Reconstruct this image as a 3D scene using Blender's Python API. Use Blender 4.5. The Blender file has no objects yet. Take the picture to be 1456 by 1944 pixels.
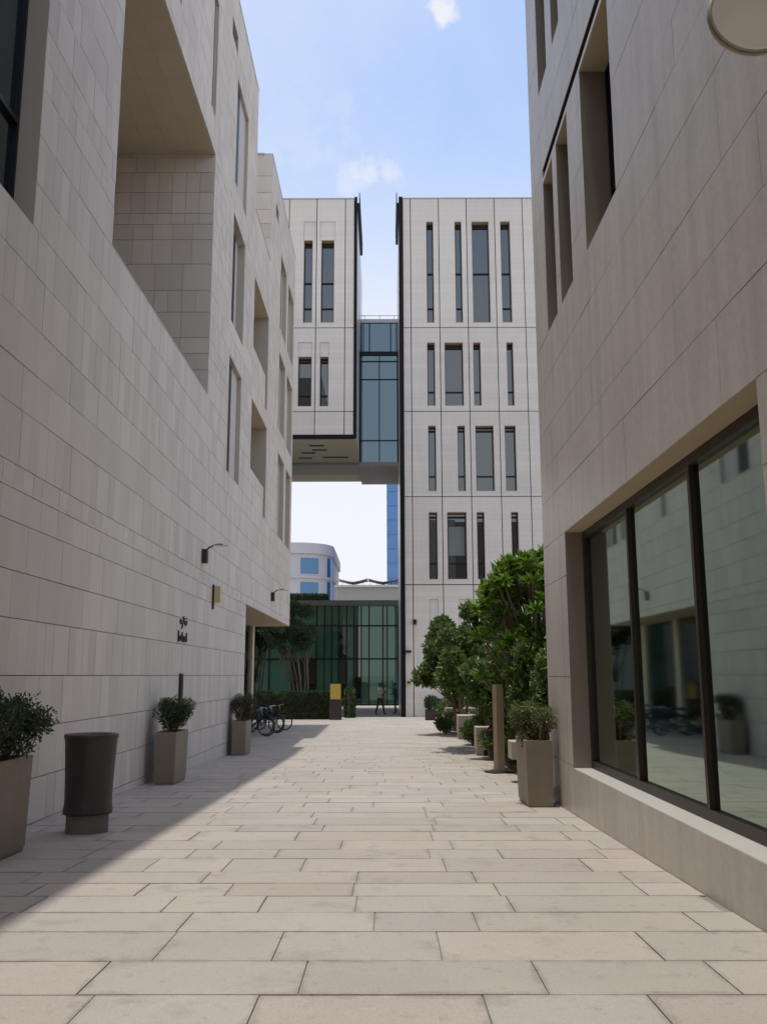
import bpy, bmesh, math, random
import numpy as np
from mathutils import Vector, Matrix, noise

random.seed(7)
SC = bpy.context.scene
COL = SC.collection
PI = math.pi

# ------------------------------------------------------------------ camera
cam_d = bpy.data.cameras.new('camera'); cam = bpy.data.objects.new('camera', cam_d); COL.objects.link(cam)
SC.camera = cam
F = 1717.0
pitch = math.atan((1282.5 - 972) / F); yaw = math.atan(5 / F); roll = math.radians(0.1)
fw = Vector((-math.sin(yaw)*math.cos(pitch), math.cos(yaw)*math.cos(pitch), math.sin(pitch)))
rt = Vector((math.cos(yaw), math.sin(yaw), 0)); up = rt.cross(fw)
rt, up = rt*math.cos(roll) - up*math.sin(roll), up*math.cos(roll) + rt*math.sin(roll)
cam.matrix_world = Matrix(((rt.x, up.x, -fw.x, 0), (rt.y, up.y, -fw.y, 0), (rt.z, up.z, -fw.z, 1.5), (0, 0, 0, 1)))
cam_d.sensor_fit = 'VERTICAL'; cam_d.sensor_height = 36.0; cam_d.lens = F / 1944 * 36.0
cam_d.clip_start = 0.05; cam_d.clip_end = 6000

# ------------------------------------------------------------------ world, sun, exposure
def direction(px, py):
    d = fw*F + rt*(px - 728) + up*(972 - py)
    return d.normalized()
SUN_DIR = Vector((-0.083, -0.018, 1.0)).normalized()      # towards the sun, nearly overhead
world = bpy.data.worlds.new('World'); SC.world = world; world.use_nodes = True
wn, wl = world.node_tree.nodes, world.node_tree.links
wn.clear()
def N(nodes, t, **kw):
    n = nodes.new(t)
    for k, v in kw.items():
        setattr(n, k, v)
    return n
HAZE = 3.65
sky = N(wn, 'ShaderNodeTexSky', sky_type='NISHITA', sun_disc=False)
sky.sun_elevation = math.asin(SUN_DIR.z); sky.sun_rotation = math.atan2(SUN_DIR.x, SUN_DIR.y)
sky.altitude = 0; sky.air_density = 1.0; sky.dust_density = 1.6; sky.ozone_density = 0.6
tc = N(wn, 'ShaderNodeTexCoord')
wisp = N(wn, 'ShaderNodeTexNoise'); wisp.inputs['Scale'].default_value = 2.2; wisp.inputs['Detail'].default_value = 7; wisp.inputs['Roughness'].default_value = .55
wl.new(tc.outputs['Generated'], wisp.inputs['Vector'])
wr = N(wn, 'ShaderNodeMapRange'); wr.inputs[1].default_value = .42; wr.inputs[2].default_value = .75; wr.inputs[3].default_value = 0; wr.inputs[4].default_value = .45
wl.new(wisp.outputs['Fac'], wr.inputs[0])
puff = N(wn, 'ShaderNodeTexNoise'); puff.inputs['Scale'].default_value = 34; puff.inputs['Detail'].default_value = 6; puff.inputs['Roughness'].default_value = .6
wl.new(tc.outputs['Generated'], puff.inputs['Vector'])
acc = wr.outputs[0]
def M2(op, a, b):
    m = N(wn, 'ShaderNodeMath', operation=op)
    for i, v in enumerate((a, b)):
        if isinstance(v, (int, float)): m.inputs[i].default_value = v
        else: wl.new(v, m.inputs[i])
    return m.outputs[0]
# a few small cumulus puffs, each at its own direction in the sky dome
for (d, rad, amt) in ((direction(838, 20), .015, .85), (direction(735, 330), .018, .50), (direction(700, 335), .022, .62), (direction(660, 348), .020, .42), (direction(560, 210), .09, .3),
                      (direction(-700, 300), .09, .7), (direction(2300, 500), .08, .8), (Vector((.3, -.8, .6)).normalized(), .1, .8), (Vector((-.7, -.5, .5)).normalized(), .12, .7)):
    vm = N(wn, 'ShaderNodeVectorMath', operation='DISTANCE'); wl.new(tc.outputs['Generated'], vm.inputs[0]); vm.inputs[1].default_value = d
    dd = M2('DIVIDE', vm.outputs['Value'], rad)
    dd = M2('ADD', dd, M2('MULTIPLY', M2('SUBTRACT', puff.outputs['Fac'], .5), 3.2))
    mr = N(wn, 'ShaderNodeMapRange', interpolation_type='SMOOTHSTEP'); wl.new(dd, mr.inputs[0])
    mr.inputs[1].default_value = 1.25; mr.inputs[2].default_value = .1; mr.inputs[3].default_value = 0; mr.inputs[4].default_value = amt
    acc = M2('MAXIMUM', acc, mr.outputs[0])
# hazy band of bright desert air all round the horizon
sep = N(wn, 'ShaderNodeSeparateXYZ'); wl.new(tc.outputs['Generated'], sep.inputs[0])
hz_ = N(wn, 'ShaderNodeMapRange', interpolation_type='SMOOTHSTEP'); wl.new(sep.outputs['Z'], hz_.inputs[0])
hz_.inputs[1].default_value = math.sin(math.radians(36)); hz_.inputs[2].default_value = math.sin(math.radians(17)); hz_.inputs[3].default_value = 0; hz_.inputs[4].default_value = .92
skyh = N(wn, 'ShaderNodeMix', data_type='RGBA'); wl.new(hz_.outputs[0], skyh.inputs[0]); wl.new(sky.outputs[0], skyh.inputs[6]); skyh.inputs[7].default_value = (HAZE*.985, HAZE*.985, HAZE*1.03, 1)
mixc = N(wn, 'ShaderNodeMix', data_type='RGBA'); wl.new(acc, mixc.inputs[0]); wl.new(skyh.outputs[2], mixc.inputs[6]); mixc.inputs[7].default_value = (HAZE, HAZE, HAZE*1.03, 1)
bg = N(wn, 'ShaderNodeBackground'); bg.inputs[1].default_value = 0.15
wo = N(wn, 'ShaderNodeOutputWorld'); wl.new(mixc.outputs[2], bg.inputs[0]); wl.new(bg.outputs[0], wo.inputs[0])

sun_d = bpy.data.lights.new('sun', 'SUN'); sun_d.energy = 2.0; sun_d.angle = math.radians(.53); sun_d.color = (1, .95, .87)
sun = bpy.data.objects.new('sun', sun_d); COL.objects.link(sun)
sun.rotation_euler = (-SUN_DIR).to_track_quat('-Z', 'Y').to_euler(); sun.location = (-20, -10, 60)

SC.view_settings.view_transform = 'Standard'; SC.view_settings.look = 'None'
SC.view_settings.exposure = 0.76; SC.view_settings.gamma = 1.0; SC.view_settings.use_curve_mapping = False
SC.cycles.max_bounces = 8; SC.cycles.diffuse_bounces = 5; SC.cycles.glossy_bounces = 4; SC.cycles.transmission_bounces = 6; SC.cycles.transparent_max_bounces = 8
SC.cycles.caustics_reflective = False; SC.cycles.caustics_refractive = False

# ------------------------------------------------------------------ materials
def lin(r, g, b):
    f = lambda c: (c/255/12.92 if c/255 <= .04045 else ((c/255+.055)/1.055)**2.4)
    return (f(r), f(g), f(b))
def mat(name, c, rough=.7, var=0.0, island=False, obj_rand=False, nscale=1.5, namp=.12, fine=40, famp=.06, c2=None, bump=0.0, bscale=60, metal=0.0, spec=.5, stretch=None, streak=0.0, rows=None, stain=0.0):
    """procedural surface: base colour, large cloudy tint, fine grain, tint per piece, optional relief"""
    m = bpy.data.materials.new(name); m.use_nodes = True
    n, l = m.node_tree.nodes, m.node_tree.links; n.clear()
    out = N(n, 'ShaderNodeOutputMaterial'); p = N(n, 'ShaderNodeBsdfPrincipled'); l.new(p.outputs[0], out.inputs[0])
    p.inputs['Roughness'].default_value = rough; p.inputs['Metallic'].default_value = metal; p.inputs['Specular IOR Level'].default_value = spec
    geo = N(n, 'ShaderNodeNewGeometry'); pos = geo.outputs['Position']
    if stretch:
        mp = N(n, 'ShaderNodeMapping'); l.new(pos, mp.inputs[0]); mp.inputs['Scale'].default_value = stretch; pos = mp.outputs[0]
    def tex(scale, detail):
        t = N(n, 'ShaderNodeTexNoise'); t.inputs['Scale'].default_value = scale; t.inputs['Detail'].default_value = detail; t.inputs['Roughness'].default_value = .6
        l.new(pos, t.inputs['Vector']); return t.outputs['Fac']
    def mm(op, a, b):
        q = N(n, 'ShaderNodeMath', operation=op)
        for i, v in enumerate((a, b)):
            if isinstance(v, (int, float)): q.inputs[i].default_value = v
            else: l.new(v, q.inputs[i])
        return q.outputs[0]
    v = mm('ADD', mm('MULTIPLY', mm('SUBTRACT', tex(nscale, 5), .5), namp*2), 1.0)
    v = mm('ADD', v, mm('MULTIPLY', mm('SUBTRACT', tex(fine, 3), .5), famp*2))
    rnd = None
    if island: rnd = geo.outputs['Random Per Island']
    if obj_rand: rnd = N(n, 'ShaderNodeObjectInfo').outputs['Random']
    if rnd is not None: v = mm('ADD', v, mm('MULTIPLY', mm('SUBTRACT', rnd, .5), var*2))
    if stain:                                                   # blotchy dirt with ragged edges
        for sc, lo in ((2.3, .56), (9.0, .58)):
            q = N(n, 'ShaderNodeMapRange', interpolation_type='SMOOTHSTEP'); l.new(tex(sc, 8), q.inputs[0]); q.inputs[1].default_value = lo; q.inputs[2].default_value = lo+.14; q.inputs[3].default_value = 0; q.inputs[4].default_value = stain*.6
            v = mm('SUBTRACT', v, q.outputs[0])
    if stain and obj_rand:                                      # ragged grime worked into the joints of each slab
        tco = N(n, 'ShaderNodeTexCoord'); sp = N(n, 'ShaderNodeSeparateXYZ'); l.new(tco.outputs['Object'], sp.inputs[0])
        ex = mm('MULTIPLY', mm('MINIMUM', sp.outputs['X'], mm('SUBTRACT', 1.0, sp.outputs['X'])), 1.2)
        ey = mm('MULTIPLY', mm('MINIMUM', sp.outputs['Y'], mm('SUBTRACT', 1.0, sp.outputs['Y'])), .58)
        ed = mm('ADD', mm('MINIMUM', ex, ey), mm('MULTIPLY', mm('SUBTRACT', tex(3.5, 6), .48), .22))
        q = N(n, 'ShaderNodeMapRange', interpolation_type='SMOOTHSTEP'); l.new(ed, q.inputs[0]); q.inputs[1].default_value = .045; q.inputs[2].default_value = -.01; q.inputs[3].default_value = 0; q.inputs[4].default_value = .20
        v = mm('SUBTRACT', v, q.outputs[0])
    if streak:
        mp2 = N(n, 'ShaderNodeMapping'); l.new(geo.outputs['Position'], mp2.inputs[0]); mp2.inputs['Scale'].default_value = (3.0, 3.0, .35)
        t = N(n, 'ShaderNodeTexNoise'); t.inputs['Scale'].default_value = 1.6; t.inputs['Detail'].default_value = 6; l.new(mp2.outputs[0], t.inputs['Vector'])
        v = mm('ADD', v, mm('MULTIPLY', mm('SUBTRACT', t.outputs['Fac'], .5), streak*2))
    if rows:
        sx = N(n, 'ShaderNodeSeparateXYZ'); l.new(geo.outputs['Position'], sx.inputs[0])
        fr = mm('FRACT', mm('MULTIPLY', sx.outputs['Z'], 1/rows), 0)
        v = mm('SUBTRACT', v, mm('MULTIPLY', mm('LESS_THAN', fr, .07), .10))
        bandn = N(n, 'ShaderNodeTexWhiteNoise', noise_dimensions='1D'); l.new(mm('FLOOR', mm('MULTIPLY', sx.outputs['Z'], 1/rows), 0), bandn.inputs['W'])
        v = mm('ADD', v, mm('MULTIPLY', mm('SUBTRACT', bandn.outputs['Value'], .5), .07))
    base = N(n, 'ShaderNodeMix', data_type='RGBA'); base.inputs[6].default_value = (*c, 1); base.inputs[7].default_value = (*(c2 or c), 1)
    if c2 is not None:
        if rnd is not None:
            wnz = N(n, 'ShaderNodeTexWhiteNoise', noise_dimensions='1D'); l.new(rnd, wnz.inputs['W']); k = wnz.outputs['Value']
            k = mm('ADD', mm('MULTIPLY', k, .75), mm('MULTIPLY', tex(nscale*1.7, 4), .25))
        else: k = tex(nscale*1.7, 4)
        l.new(k, base.inputs[0])
    else: base.inputs[0].default_value = 0
    mul = N(n, 'ShaderNodeMix', data_type='RGBA', blend_type='MULTIPLY'); mul.inputs[0].default_value = 1
    l.new(base.outputs[2], mul.inputs[6])
    cmb = N(n, 'ShaderNodeCombineColor'); [l.new(v, cmb.inputs[i]) for i in range(3)]
    l.new(cmb.outputs[0], mul.inputs[7]); l.new(mul.outputs[2], p.inputs['Base Color'])
    if bump:
        b = N(n, 'ShaderNodeBump'); b.inputs['Strength'].default_value = bump; b.inputs['Distance'].default_value = .01
        l.new(tex(bscale, 4), b.inputs['Height']); l.new(b.outputs[0], p.inputs['Normal'])
    return m

def glass_mat(name, tint, refl, through=None, rtint=(1, 1, 1), rough=.0, blend=.35, wave=.0):
    """coated pane: mirror layer over tinted body; through = tint of what is seen through it (None: opaque spandrel body)"""
    m = bpy.data.materials.new(name); m.use_nodes = True
    n, l = m.node_tree.nodes, m.node_tree.links; n.clear()
    out = N(n, 'ShaderNodeOutputMaterial'); mx = N(n, 'ShaderNodeMixShader'); l.new(mx.outputs[0], out.inputs[0])
    g = N(n, 'ShaderNodeBsdfGlossy'); g.inputs['Roughness'].default_value = rough; g.inputs['Color'].default_value = (*rtint, 1)
    if through is None:
        b = N(n, 'ShaderNodeBsdfDiffuse'); b.inputs['Color'].default_value = (*tint, 1)
    else:
        b = N(n, 'ShaderNodeBsdfTransparent'); b.inputs['Color'].default_value = (*through, 1)
    lw = N(n, 'ShaderNodeLayerWeight'); lw.inputs['Blend'].default_value = blend
    mr = N(n, 'ShaderNodeMapRange'); l.new(lw.outputs['Fresnel'], mr.inputs[0]); mr.inputs[3].default_value = refl; mr.inputs[4].default_value = 1
    l.new(mr.outputs[0], mx.inputs[0]); l.new(b.outputs[0], mx.inputs[1]); l.new(g.outputs[0], mx.inputs[2])
    if wave:
        geo = N(n, 'ShaderNodeNewGeometry'); t = N(n, 'ShaderNodeTexNoise'); t.inputs['Scale'].default_value = .6; l.new(geo.outputs['Position'], t.inputs['Vector'])
        bp = N(n, 'ShaderNodeBump'); bp.inputs['Strength'].default_value = wave; bp.inputs['Distance'].default_value = .02; l.new(t.outputs['Fac'], bp.inputs['Height']); l.new(bp.outputs[0], g.inputs['Normal'])
    return m

def leaf_mat(name, c, c2, rough=.45, trans=.3):
    m = bpy.data.materials.new(name); m.use_nodes = True
    n, l = m.node_tree.nodes, m.node_tree.links; n.clear()
    out = N(n, 'ShaderNodeOutputMaterial'); p = N(n, 'ShaderNodeBsdfPrincipled'); p.inputs['Roughness'].default_value = rough
    geo = N(n, 'ShaderNodeNewGeometry'); mx = N(n, 'ShaderNodeMix', data_type='RGBA')
    l.new(geo.outputs['Random Per Island'], mx.inputs[0]); mx.inputs[6].default_value = (*c, 1); mx.inputs[7].default_value = (*c2, 1)
    l.new(mx.outputs[2], p.inputs['Base Color'])
    t = N(n, 'ShaderNodeBsdfTranslucent'); l.new(mx.outputs[2], t.inputs['Color'])
    ms = N(n, 'ShaderNodeMixShader'); ms.inputs[0].default_value = trans
    l.new(p.outputs[0], ms.inputs[1]); l.new(t.outputs[0], ms.inputs[2]); l.new(ms.outputs[0], out.inputs[0])
    return m

LS = (.63, .575, .515)
M = {
 'tile': mat('limestone_tile', LS, .75, var=.075, obj_rand=True, nscale=.5, namp=.10, fine=90, famp=.05, bump=.12, bscale=120, streak=.06),
 'tile_s': mat('limestone_tile_run', LS, .75, var=.075, island=True, nscale=.5, namp=.10, fine=90, famp=.05, streak=.06),
 'joint': mat('joint_shadow_bed', (.30, .27, .24), .9),
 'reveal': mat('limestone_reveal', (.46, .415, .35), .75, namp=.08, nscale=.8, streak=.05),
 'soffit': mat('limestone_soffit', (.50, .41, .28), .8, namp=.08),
 'blind': mat('pale_infill_stone', (.52, .50, .48), .75, namp=.06),
 'honed': mat('honed_limestone', (.53, .487, .435), .36, var=.025, obj_rand=True, nscale=.9, namp=.20, fine=14, famp=.16, streak=.26, bump=.05, bscale=90, spec=.5),
 'honed_shaded': mat('honed_reveal_shaded', (.25, .205, .155), .5, namp=.10, streak=.08),  # darker copy of the honed wall stone, jamb shade put into its colour
 'sill': mat('sill_stone', (.38, .37, .345), .6, namp=.06),
 'slab': mat('granite_slab', (.355, .308, .267), .62, var=.065, obj_rand=True, nscale=1.1, namp=.10, fine=85, famp=.34, c2=(.325, .308, .275), bump=.15, bscale=160, stain=.30),
 'slab_s': mat('granite_slab_run', (.355, .308, .267), .62, var=.065, island=True, nscale=1.1, namp=.10, fine=85, famp=.34, c2=(.325, .308, .275), stain=.30),
 'bed': mat('paving_bed', (.205, .19, .165), .95, namp=.25, nscale=3),
 'earth': mat('dusty_ground', (.34, .30, .25), .95, namp=.15, nscale=.3),
 'precast': mat('precast_panel', (.70, .66, .605), .8, var=.035, obj_rand=True, nscale=.35, namp=.07, fine=30, famp=.04, rows=.3, streak=.05),
 'precast_plain': mat('precast_reveal', (.53, .49, .43), .8, namp=.06),
 'black': mat('black_metal', (.006, .006, .008), .6, spec=.2),
 'bronze': mat('dark_bronze', (.042, .030, .022), .45, namp=.1, spec=.3),
 'frame': mat('anodised_frame', (.010, .012, .015), .45, spec=.3),
 'side': mat('pale_cladding', (.62, .63, .65), .3, namp=.04),
 'cream': mat('cream_stone', (.58, .50, .38), .7, namp=.08),
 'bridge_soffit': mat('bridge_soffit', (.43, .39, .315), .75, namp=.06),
 'planter': mat('planter_grc', (.245, .200, .148), .6, namp=.14, nscale=3, streak=.12),
 'planter_in': mat('planter_soil', (.06, .045, .035), .95, namp=.3, nscale=10),
 'bin': mat('bin_metal', (.036, .031, .028), .48, namp=.15, nscale=4),
 'binbase': mat('bin_plinth', (.17, .16, .14), .8, namp=.12, nscale=6),
 'post': mat('post_timber_composite', (.33, .25, .155), .65, namp=.15, nscale=4, streak=.12),
 'benchstone': mat('bench_stone', (.40, .34, .26), .75, namp=.12, nscale=3),
 'yellow': mat('yellow_panel', (.50, .34, .06), .5, namp=.06),
 'paleyellow': mat('pale_yellow_panel', (.52, .44, .20), .5),
 'brownbox': mat('brown_box', (.035, .027, .019), .6, namp=.2),
 'disc': mat('beige_disc', (.74, .66, .52), .55, namp=.03, famp=.02),
 'discrim': mat('disc_rim', (.34, .305, .245), .5),
 'black_letter': mat('lettering', (.02, .02, .02), .5),
 'rubber': mat('tyre_rubber', (.012, .012, .013), .7),
 'steel': mat('bike_steel', (.35, .35, .37), .35, metal=.8),
 'navy': mat('bike_paint', (.025, .026, .065), .35),
 'bike_black': mat('bike_black', (.018, .018, .02), .35),
 'bark': mat('bark', (.16, .12, .085), .9, namp=.25, nscale=8, bump=.3),
 'palebark': mat('pale_bark', (.15, .125, .10), .85, namp=.2, nscale=8),
 'white_render_hazed': mat('white_render_hazed', (.50, .50, .53), .8, namp=.04),  # white walls greyed: backlight and haze are put into the colour
 'grey_render': mat('grey_render', (.33, .33, .315), .8, namp=.06),
 'canopy': mat('canopy_fabric', (.30, .27, .29), .7),
 'lamp_lens': mat('lamp_lens', (.62, .60, .52), .4),
 'white_rail': mat('white_rail', (.75, .75, .76), .5),
 'shop_glass': glass_mat('shop_glass', (0, 0, 0), .34, through=(.28, .36, .30), rtint=(.84, 1.0, .88), rough=.035, blend=.24, wave=.06),
 'win_glass': glass_mat('window_glass', (.012, .014, .017), .125, rtint=(.9, .97, 1.0), blend=.3),
 'conn_glass': glass_mat('connector_glass', (.022, .062, .10), .17, rtint=(.62, .86, 1.0), blend=.3),
 'pav_glass': glass_mat('green_glass', (.065, .155, .112), .07, rtint=(.75, 1.0, .88), blend=.25),
 'dark_glass': glass_mat('dark_bay_glass', (.012, .016, .014), .12, blend=.25),
 'blue_glass': glass_mat('blue_glass', (.03, .13, .30), .12, rtint=(.6, .85, 1), blend=.2),
 'tower_glass': glass_mat('tower_blue_glass', (.05, .17, .45), .12, rtint=(.6, .8, 1), blend=.2),
 'blind_cloth': mat('blind_cloth', (.20, .25, .22), .8),
 'roof_edge': mat('roof_edge', (.15, .155, .145), .8),
 'joint_dark': mat('panel_gasket', (.075, .07, .065), .8),
 'room': mat('room_wall', (.16, .16, .13), .9),
 'leaf_dark': leaf_mat('leaf_glossy_dark', (.045, .085, .022), (.175, .250, .065), .42, .35),
 'leaf_bright': leaf_mat('leaf_plumeria', (.070, .155, .016), (.19, .31, .035), .4, .35),
 'leaf_shrub': leaf_mat('leaf_shrub', (.028, .060, .018), (.075, .105, .035), .5, .25),
 'leaf_dry': leaf_mat('leaf_shrub_dry', (.075, .125, .025), (.15, .19, .05), .5, .3),
 'leaf_brown': leaf_mat('leaf_withered', (.085, .060, .035), (.13, .095, .05), .6, .2),
 'leaf_hedge': leaf_mat('leaf_hedge', (.016, .045, .012), (.045, .095, .022), .5, .2),
 'leaf_shade': leaf_mat('leaf_shade_tree', (.016, .035, .012), (.05, .075, .025), .5, .25),
 'skin': mat('skin', (.25, .14, .09), .6), 'shirt': mat('grey_shirt', (.42, .38, .37), .85), 'trousers': mat('dark_trousers', (.035, .028, .028), .85),
 'navycloth': mat('navy_cloth', (.03, .03, .05), .85), 'hair': mat('hair', (.012, .010, .010), .7), 'shoe': mat('shoe', (.02, .018, .017), .6),
}

# ------------------------------------------------------------------ mesh helpers
class MB:
    def __init__(s): s.v = []; s.f = []; s.m = []
    def quad(s, a, b, c, d, mi=0):
        k = len(s.v); s.v += [a, b, c, d]; s.f.append((k, k+1, k+2, k+3)); s.m.append(mi)
    def box(s, x0, x1, y0, y1, z0, z1, skip='', mi=0):
        k = len(s.v)
        s.v += [(x0,y0,z0),(x1,y0,z0),(x1,y1,z0),(x0,y1,z0),(x0,y0,z1),(x1,y0,z1),(x1,y1,z1),(x0,y1,z1)]
        fs = {'b': (0,3,2,1), 't': (4,5,6,7), 'f': (0,1,5,4), 'r': (1,2,6,5), 'k': (2,3,7,6), 'l': (3,0,4,7)}
        for q, f in fs.items():
            if q not in skip: s.f.append(tuple(k+i for i in f)); s.m.append(mi)
    def tube(s, pts, rad, n=8, caps=True, mi=0):
        pts = [Vector(p) for p in pts]
        if not hasattr(rad, '__len__'): rad = [rad]*len(pts)
        k0 = len(s.v); ref = None
        for i, p in enumerate(pts):
            d = (pts[min(i+1, len(pts)-1)] - pts[max(i-1, 0)]).normalized()
            if ref is None: ref = d.orthogonal().normalized()
            ref = (ref - d*ref.dot(d)).normalized(); w = d.cross(ref)
            for j in range(n):
                a = 2*PI*j/n; s.v.append(tuple(p + (ref*math.cos(a) + w*math.sin(a))*rad[i]))
        for i in range(len(pts)-1):
            for j in range(n):
                a, b = k0+i*n+j, k0+i*n+(j+1) % n; s.f.append((a, b, b+n, a+n)); s.m.append(mi)
        if caps:
            s.f.append(tuple(k0+j for j in reversed(range(n)))); s.m.append(mi)
            e = k0+(len(pts)-1)*n; s.f.append(tuple(e+j for j in range(n))); s.m.append(mi)
    def lathe(s, prof, n=32, c=(0,0,0), mi=0):
        k0 = len(s.v)
        for (r, z) in prof:
            for j in range(n):
                a = 2*PI*j/n; s.v.append((c[0]+r*math.cos(a), c[1]+r*math.sin(a), c[2]+z))
        for i in range(len(prof)-1):
            for j in range(n):
                a, b = k0+i*n+j, k0+i*n+(j+1) % n; s.f.append((a, b, b+n, a+n)); s.m.append(mi)
    def torus(s, c, R, r, axis='y', n=28, m=6, mi=0):
        k0 = len(s.v)
        for i in range(n):
            a = 2*PI*i/n
            for j in range(m):
                b = 2*PI*j/m; q = R + r*math.cos(b); h = r*math.sin(b)
                p = (q*math.cos(a), h, q*math.sin(a)) if axis == 'y' else (q*math.cos(a), q*math.sin(a), h)
                s.v.append((c[0]+p[0], c[1]+p[1], c[2]+p[2]))
        for i in range(n):
            for j in range(m):
                s.f.append((k0+i*m+j, k0+((i+1) % n)*m+j, k0+((i+1) % n)*m+(j+1) % m, k0+i*m+(j+1) % m)); s.m.append(mi)
    def mesh(s, name):
        me = bpy.data.meshes.new(name); me.from_pydata(s.v, [], s.f)
        if any(s.m): me.polygons.foreach_set('material_index', s.m)
        me.update(); return me
    def build(s, name, m, parent=None, smooth=False, bevel=0):
        me = s.mesh(name)
        if bevel:
            bm = bmesh.new(); bm.from_mesh(me); bmesh.ops.remove_doubles(bm, verts=bm.verts, dist=1e-5)
            bmesh.ops.bevel(bm, geom=bm.edges[:], offset=bevel, segments=2, affect='EDGES', profile=.6, clamp_overlap=True); bm.to_mesh(me); bm.free()
        return link(name, me, m, parent, smooth)
def link(name, me, m, parent=None, smooth=False):
    o = bpy.data.objects.new(name, me); COL.objects.link(o)
    if not isinstance(m, (list, tuple)): m = [m]
    if not me.materials:
        for q in m: me.materials.append(M[q] if isinstance(q, str) else q)
    if smooth: me.polygons.foreach_set('use_smooth', [True]*len(me.polygons))
    if parent is not None: o.parent = parent
    return o
def tag(o, label=None, cat=None, group=None, kind=None):
    if label: o['label'] = label
    if cat: o['category'] = cat
    if group: o['group'] = group
    if kind: o['kind'] = kind
    return o
def empty(name, loc=(0,0,0), rz=0):
    o = bpy.data.objects.new(name, None); COL.objects.link(o); o.location = loc; o.rotation_euler.z = rz; o.empty_display_size = .3; return o
def thing(name, label, cat, loc=(0,0,0), rz=0, group=None): return tag(empty(name, loc, rz), label, cat, group)
def local(o, x, y, z): return (x - o.location.x, y - o.location.y, z - o.location.z)
def copy_tree(o, parent=None):
    c = o.copy(); COL.objects.link(c); c.parent = parent
    for ch in list(o.children): copy_tree(ch, c)
    return c
_bx = MB(); _bx.box(0, 1, 0, 1, 0, 1); UNIT = {}
def unit_box(matname):
    if matname not in UNIT:
        me = _bx.mesh('unit_' + matname); me.materials.append(M[matname]); UNIT[matname] = me
    return UNIT[matname]
def piece(name, x0, x1, y0, y1, z0, z1, matname, parent):
    o = bpy.data.objects.new(name, unit_box(matname)); COL.objects.link(o)
    o.location = (x0, y0, z0); o.scale = (x1-x0, y1-y0, z1-z0)
    if parent: o.parent = parent
    return o
def rsub(rects, hole):
    out = []
    for (a0, a1, b0, b1) in rects:
        h0, h1, g0, g1 = hole
        if h1 <= a0 or h0 >= a1 or g1 <= b0 or g0 >= b1: out.append((a0, a1, b0, b1)); continue
        if h0 > a0: out.append((a0, h0, b0, b1))
        if h1 < a1: out.append((h1, a1, b0, b1))
        m0, m1 = max(a0, h0), min(a1, h1)
        if g0 > b0: out.append((m0, m1, b0, g0))
        if g1 < b1: out.append((m0, m1, g1, b1))
    return [r for r in out if r[1]-r[0] > .012 and r[3]-r[2] > .012]
def cut(rect, holes):
    rs = [rect]
    for h in holes: rs = rsub(rs, h)
    return rs
def gz(y): return -.025*max(min(y, 26.0), -20.0)

# ------------------------------------------------------------------ ground and paving
g = MB(); g.quad((-3000,-3000,-.78), (3000,-3000,-.78), (3000,4000,-.78), (-3000,4000,-.78))
tag(g.build('ground', 'earth'), kind='structure')
g = MB()
ys = [-20, 0, 13, 24.5, 25.5, 26.5, 28, 78]
for a, b in zip(ys, ys[1:]):
    g.quad((-13, a, gz(a)-.010), (14, a, gz(a)-.010), (14, b, gz(b)-.010), (-13, b, gz(b)-.010))
pavement = tag(g.build('pavement', 'bed'), kind='structure')
rng = random.Random(3)
slabs = []; y = 1.2; toggle = 0
while y < 47.9:
    d = rng.choice((.5, .55, .58, .62, .68)) if y < 34 else .9
    x0 = -4.36 if y < 28.3 else -6.0
    x1 = 2.48 if y < 13.9 else (2.62 if y < 40 else 9.0)
    x = x0 - rng.random()*.9
    while x < x1:
        w = rng.choice((.7, .85, 1.0, 1.15, 1.3, 1.5))
        a, b = max(x, x0), min(x+w, x1)
        if b - a > .08: slabs.append((a, b, y, y+d))
        x += w
    y += d
slabs.sort(key=lambda s: s[2])
G = .011; rest = MB(); TILT = math.atan(-.025)
for i, (a, b, c, d) in enumerate(slabs):
    jit = rng.uniform(-.0015, .0015); g0 = G*rng.uniform(.5, 1.1)/2
    if i < 300 and d < 25.5:
        o = piece('paving_slab', a+g0, b-g0, c+g0, d-g0, 0, .03, 'slab', pavement)
        o.location.z = gz(c) - .03 + jit; o.rotation_euler.x = TILT
    else:
        k = len(rest.v); rest.box(a+g0, b-g0, c+g0, d-g0, 0, .03, skip='b')
        for q in range(k, len(rest.v)):
            v = rest.v[q]; rest.v[q] = (v[0], v[1], v[2] - .03 + jit + gz(v[1]))
tag(rest.build('paving_run', 'slab_s', pavement), kind='stuff')
# raised landing with one step in front of the glass pavilion
g = MB(); g.box(-2.2, 8.5, 61.4, 68, -.75, -.60)
tag(g.build('landing', 'sill'), kind='structure')

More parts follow.
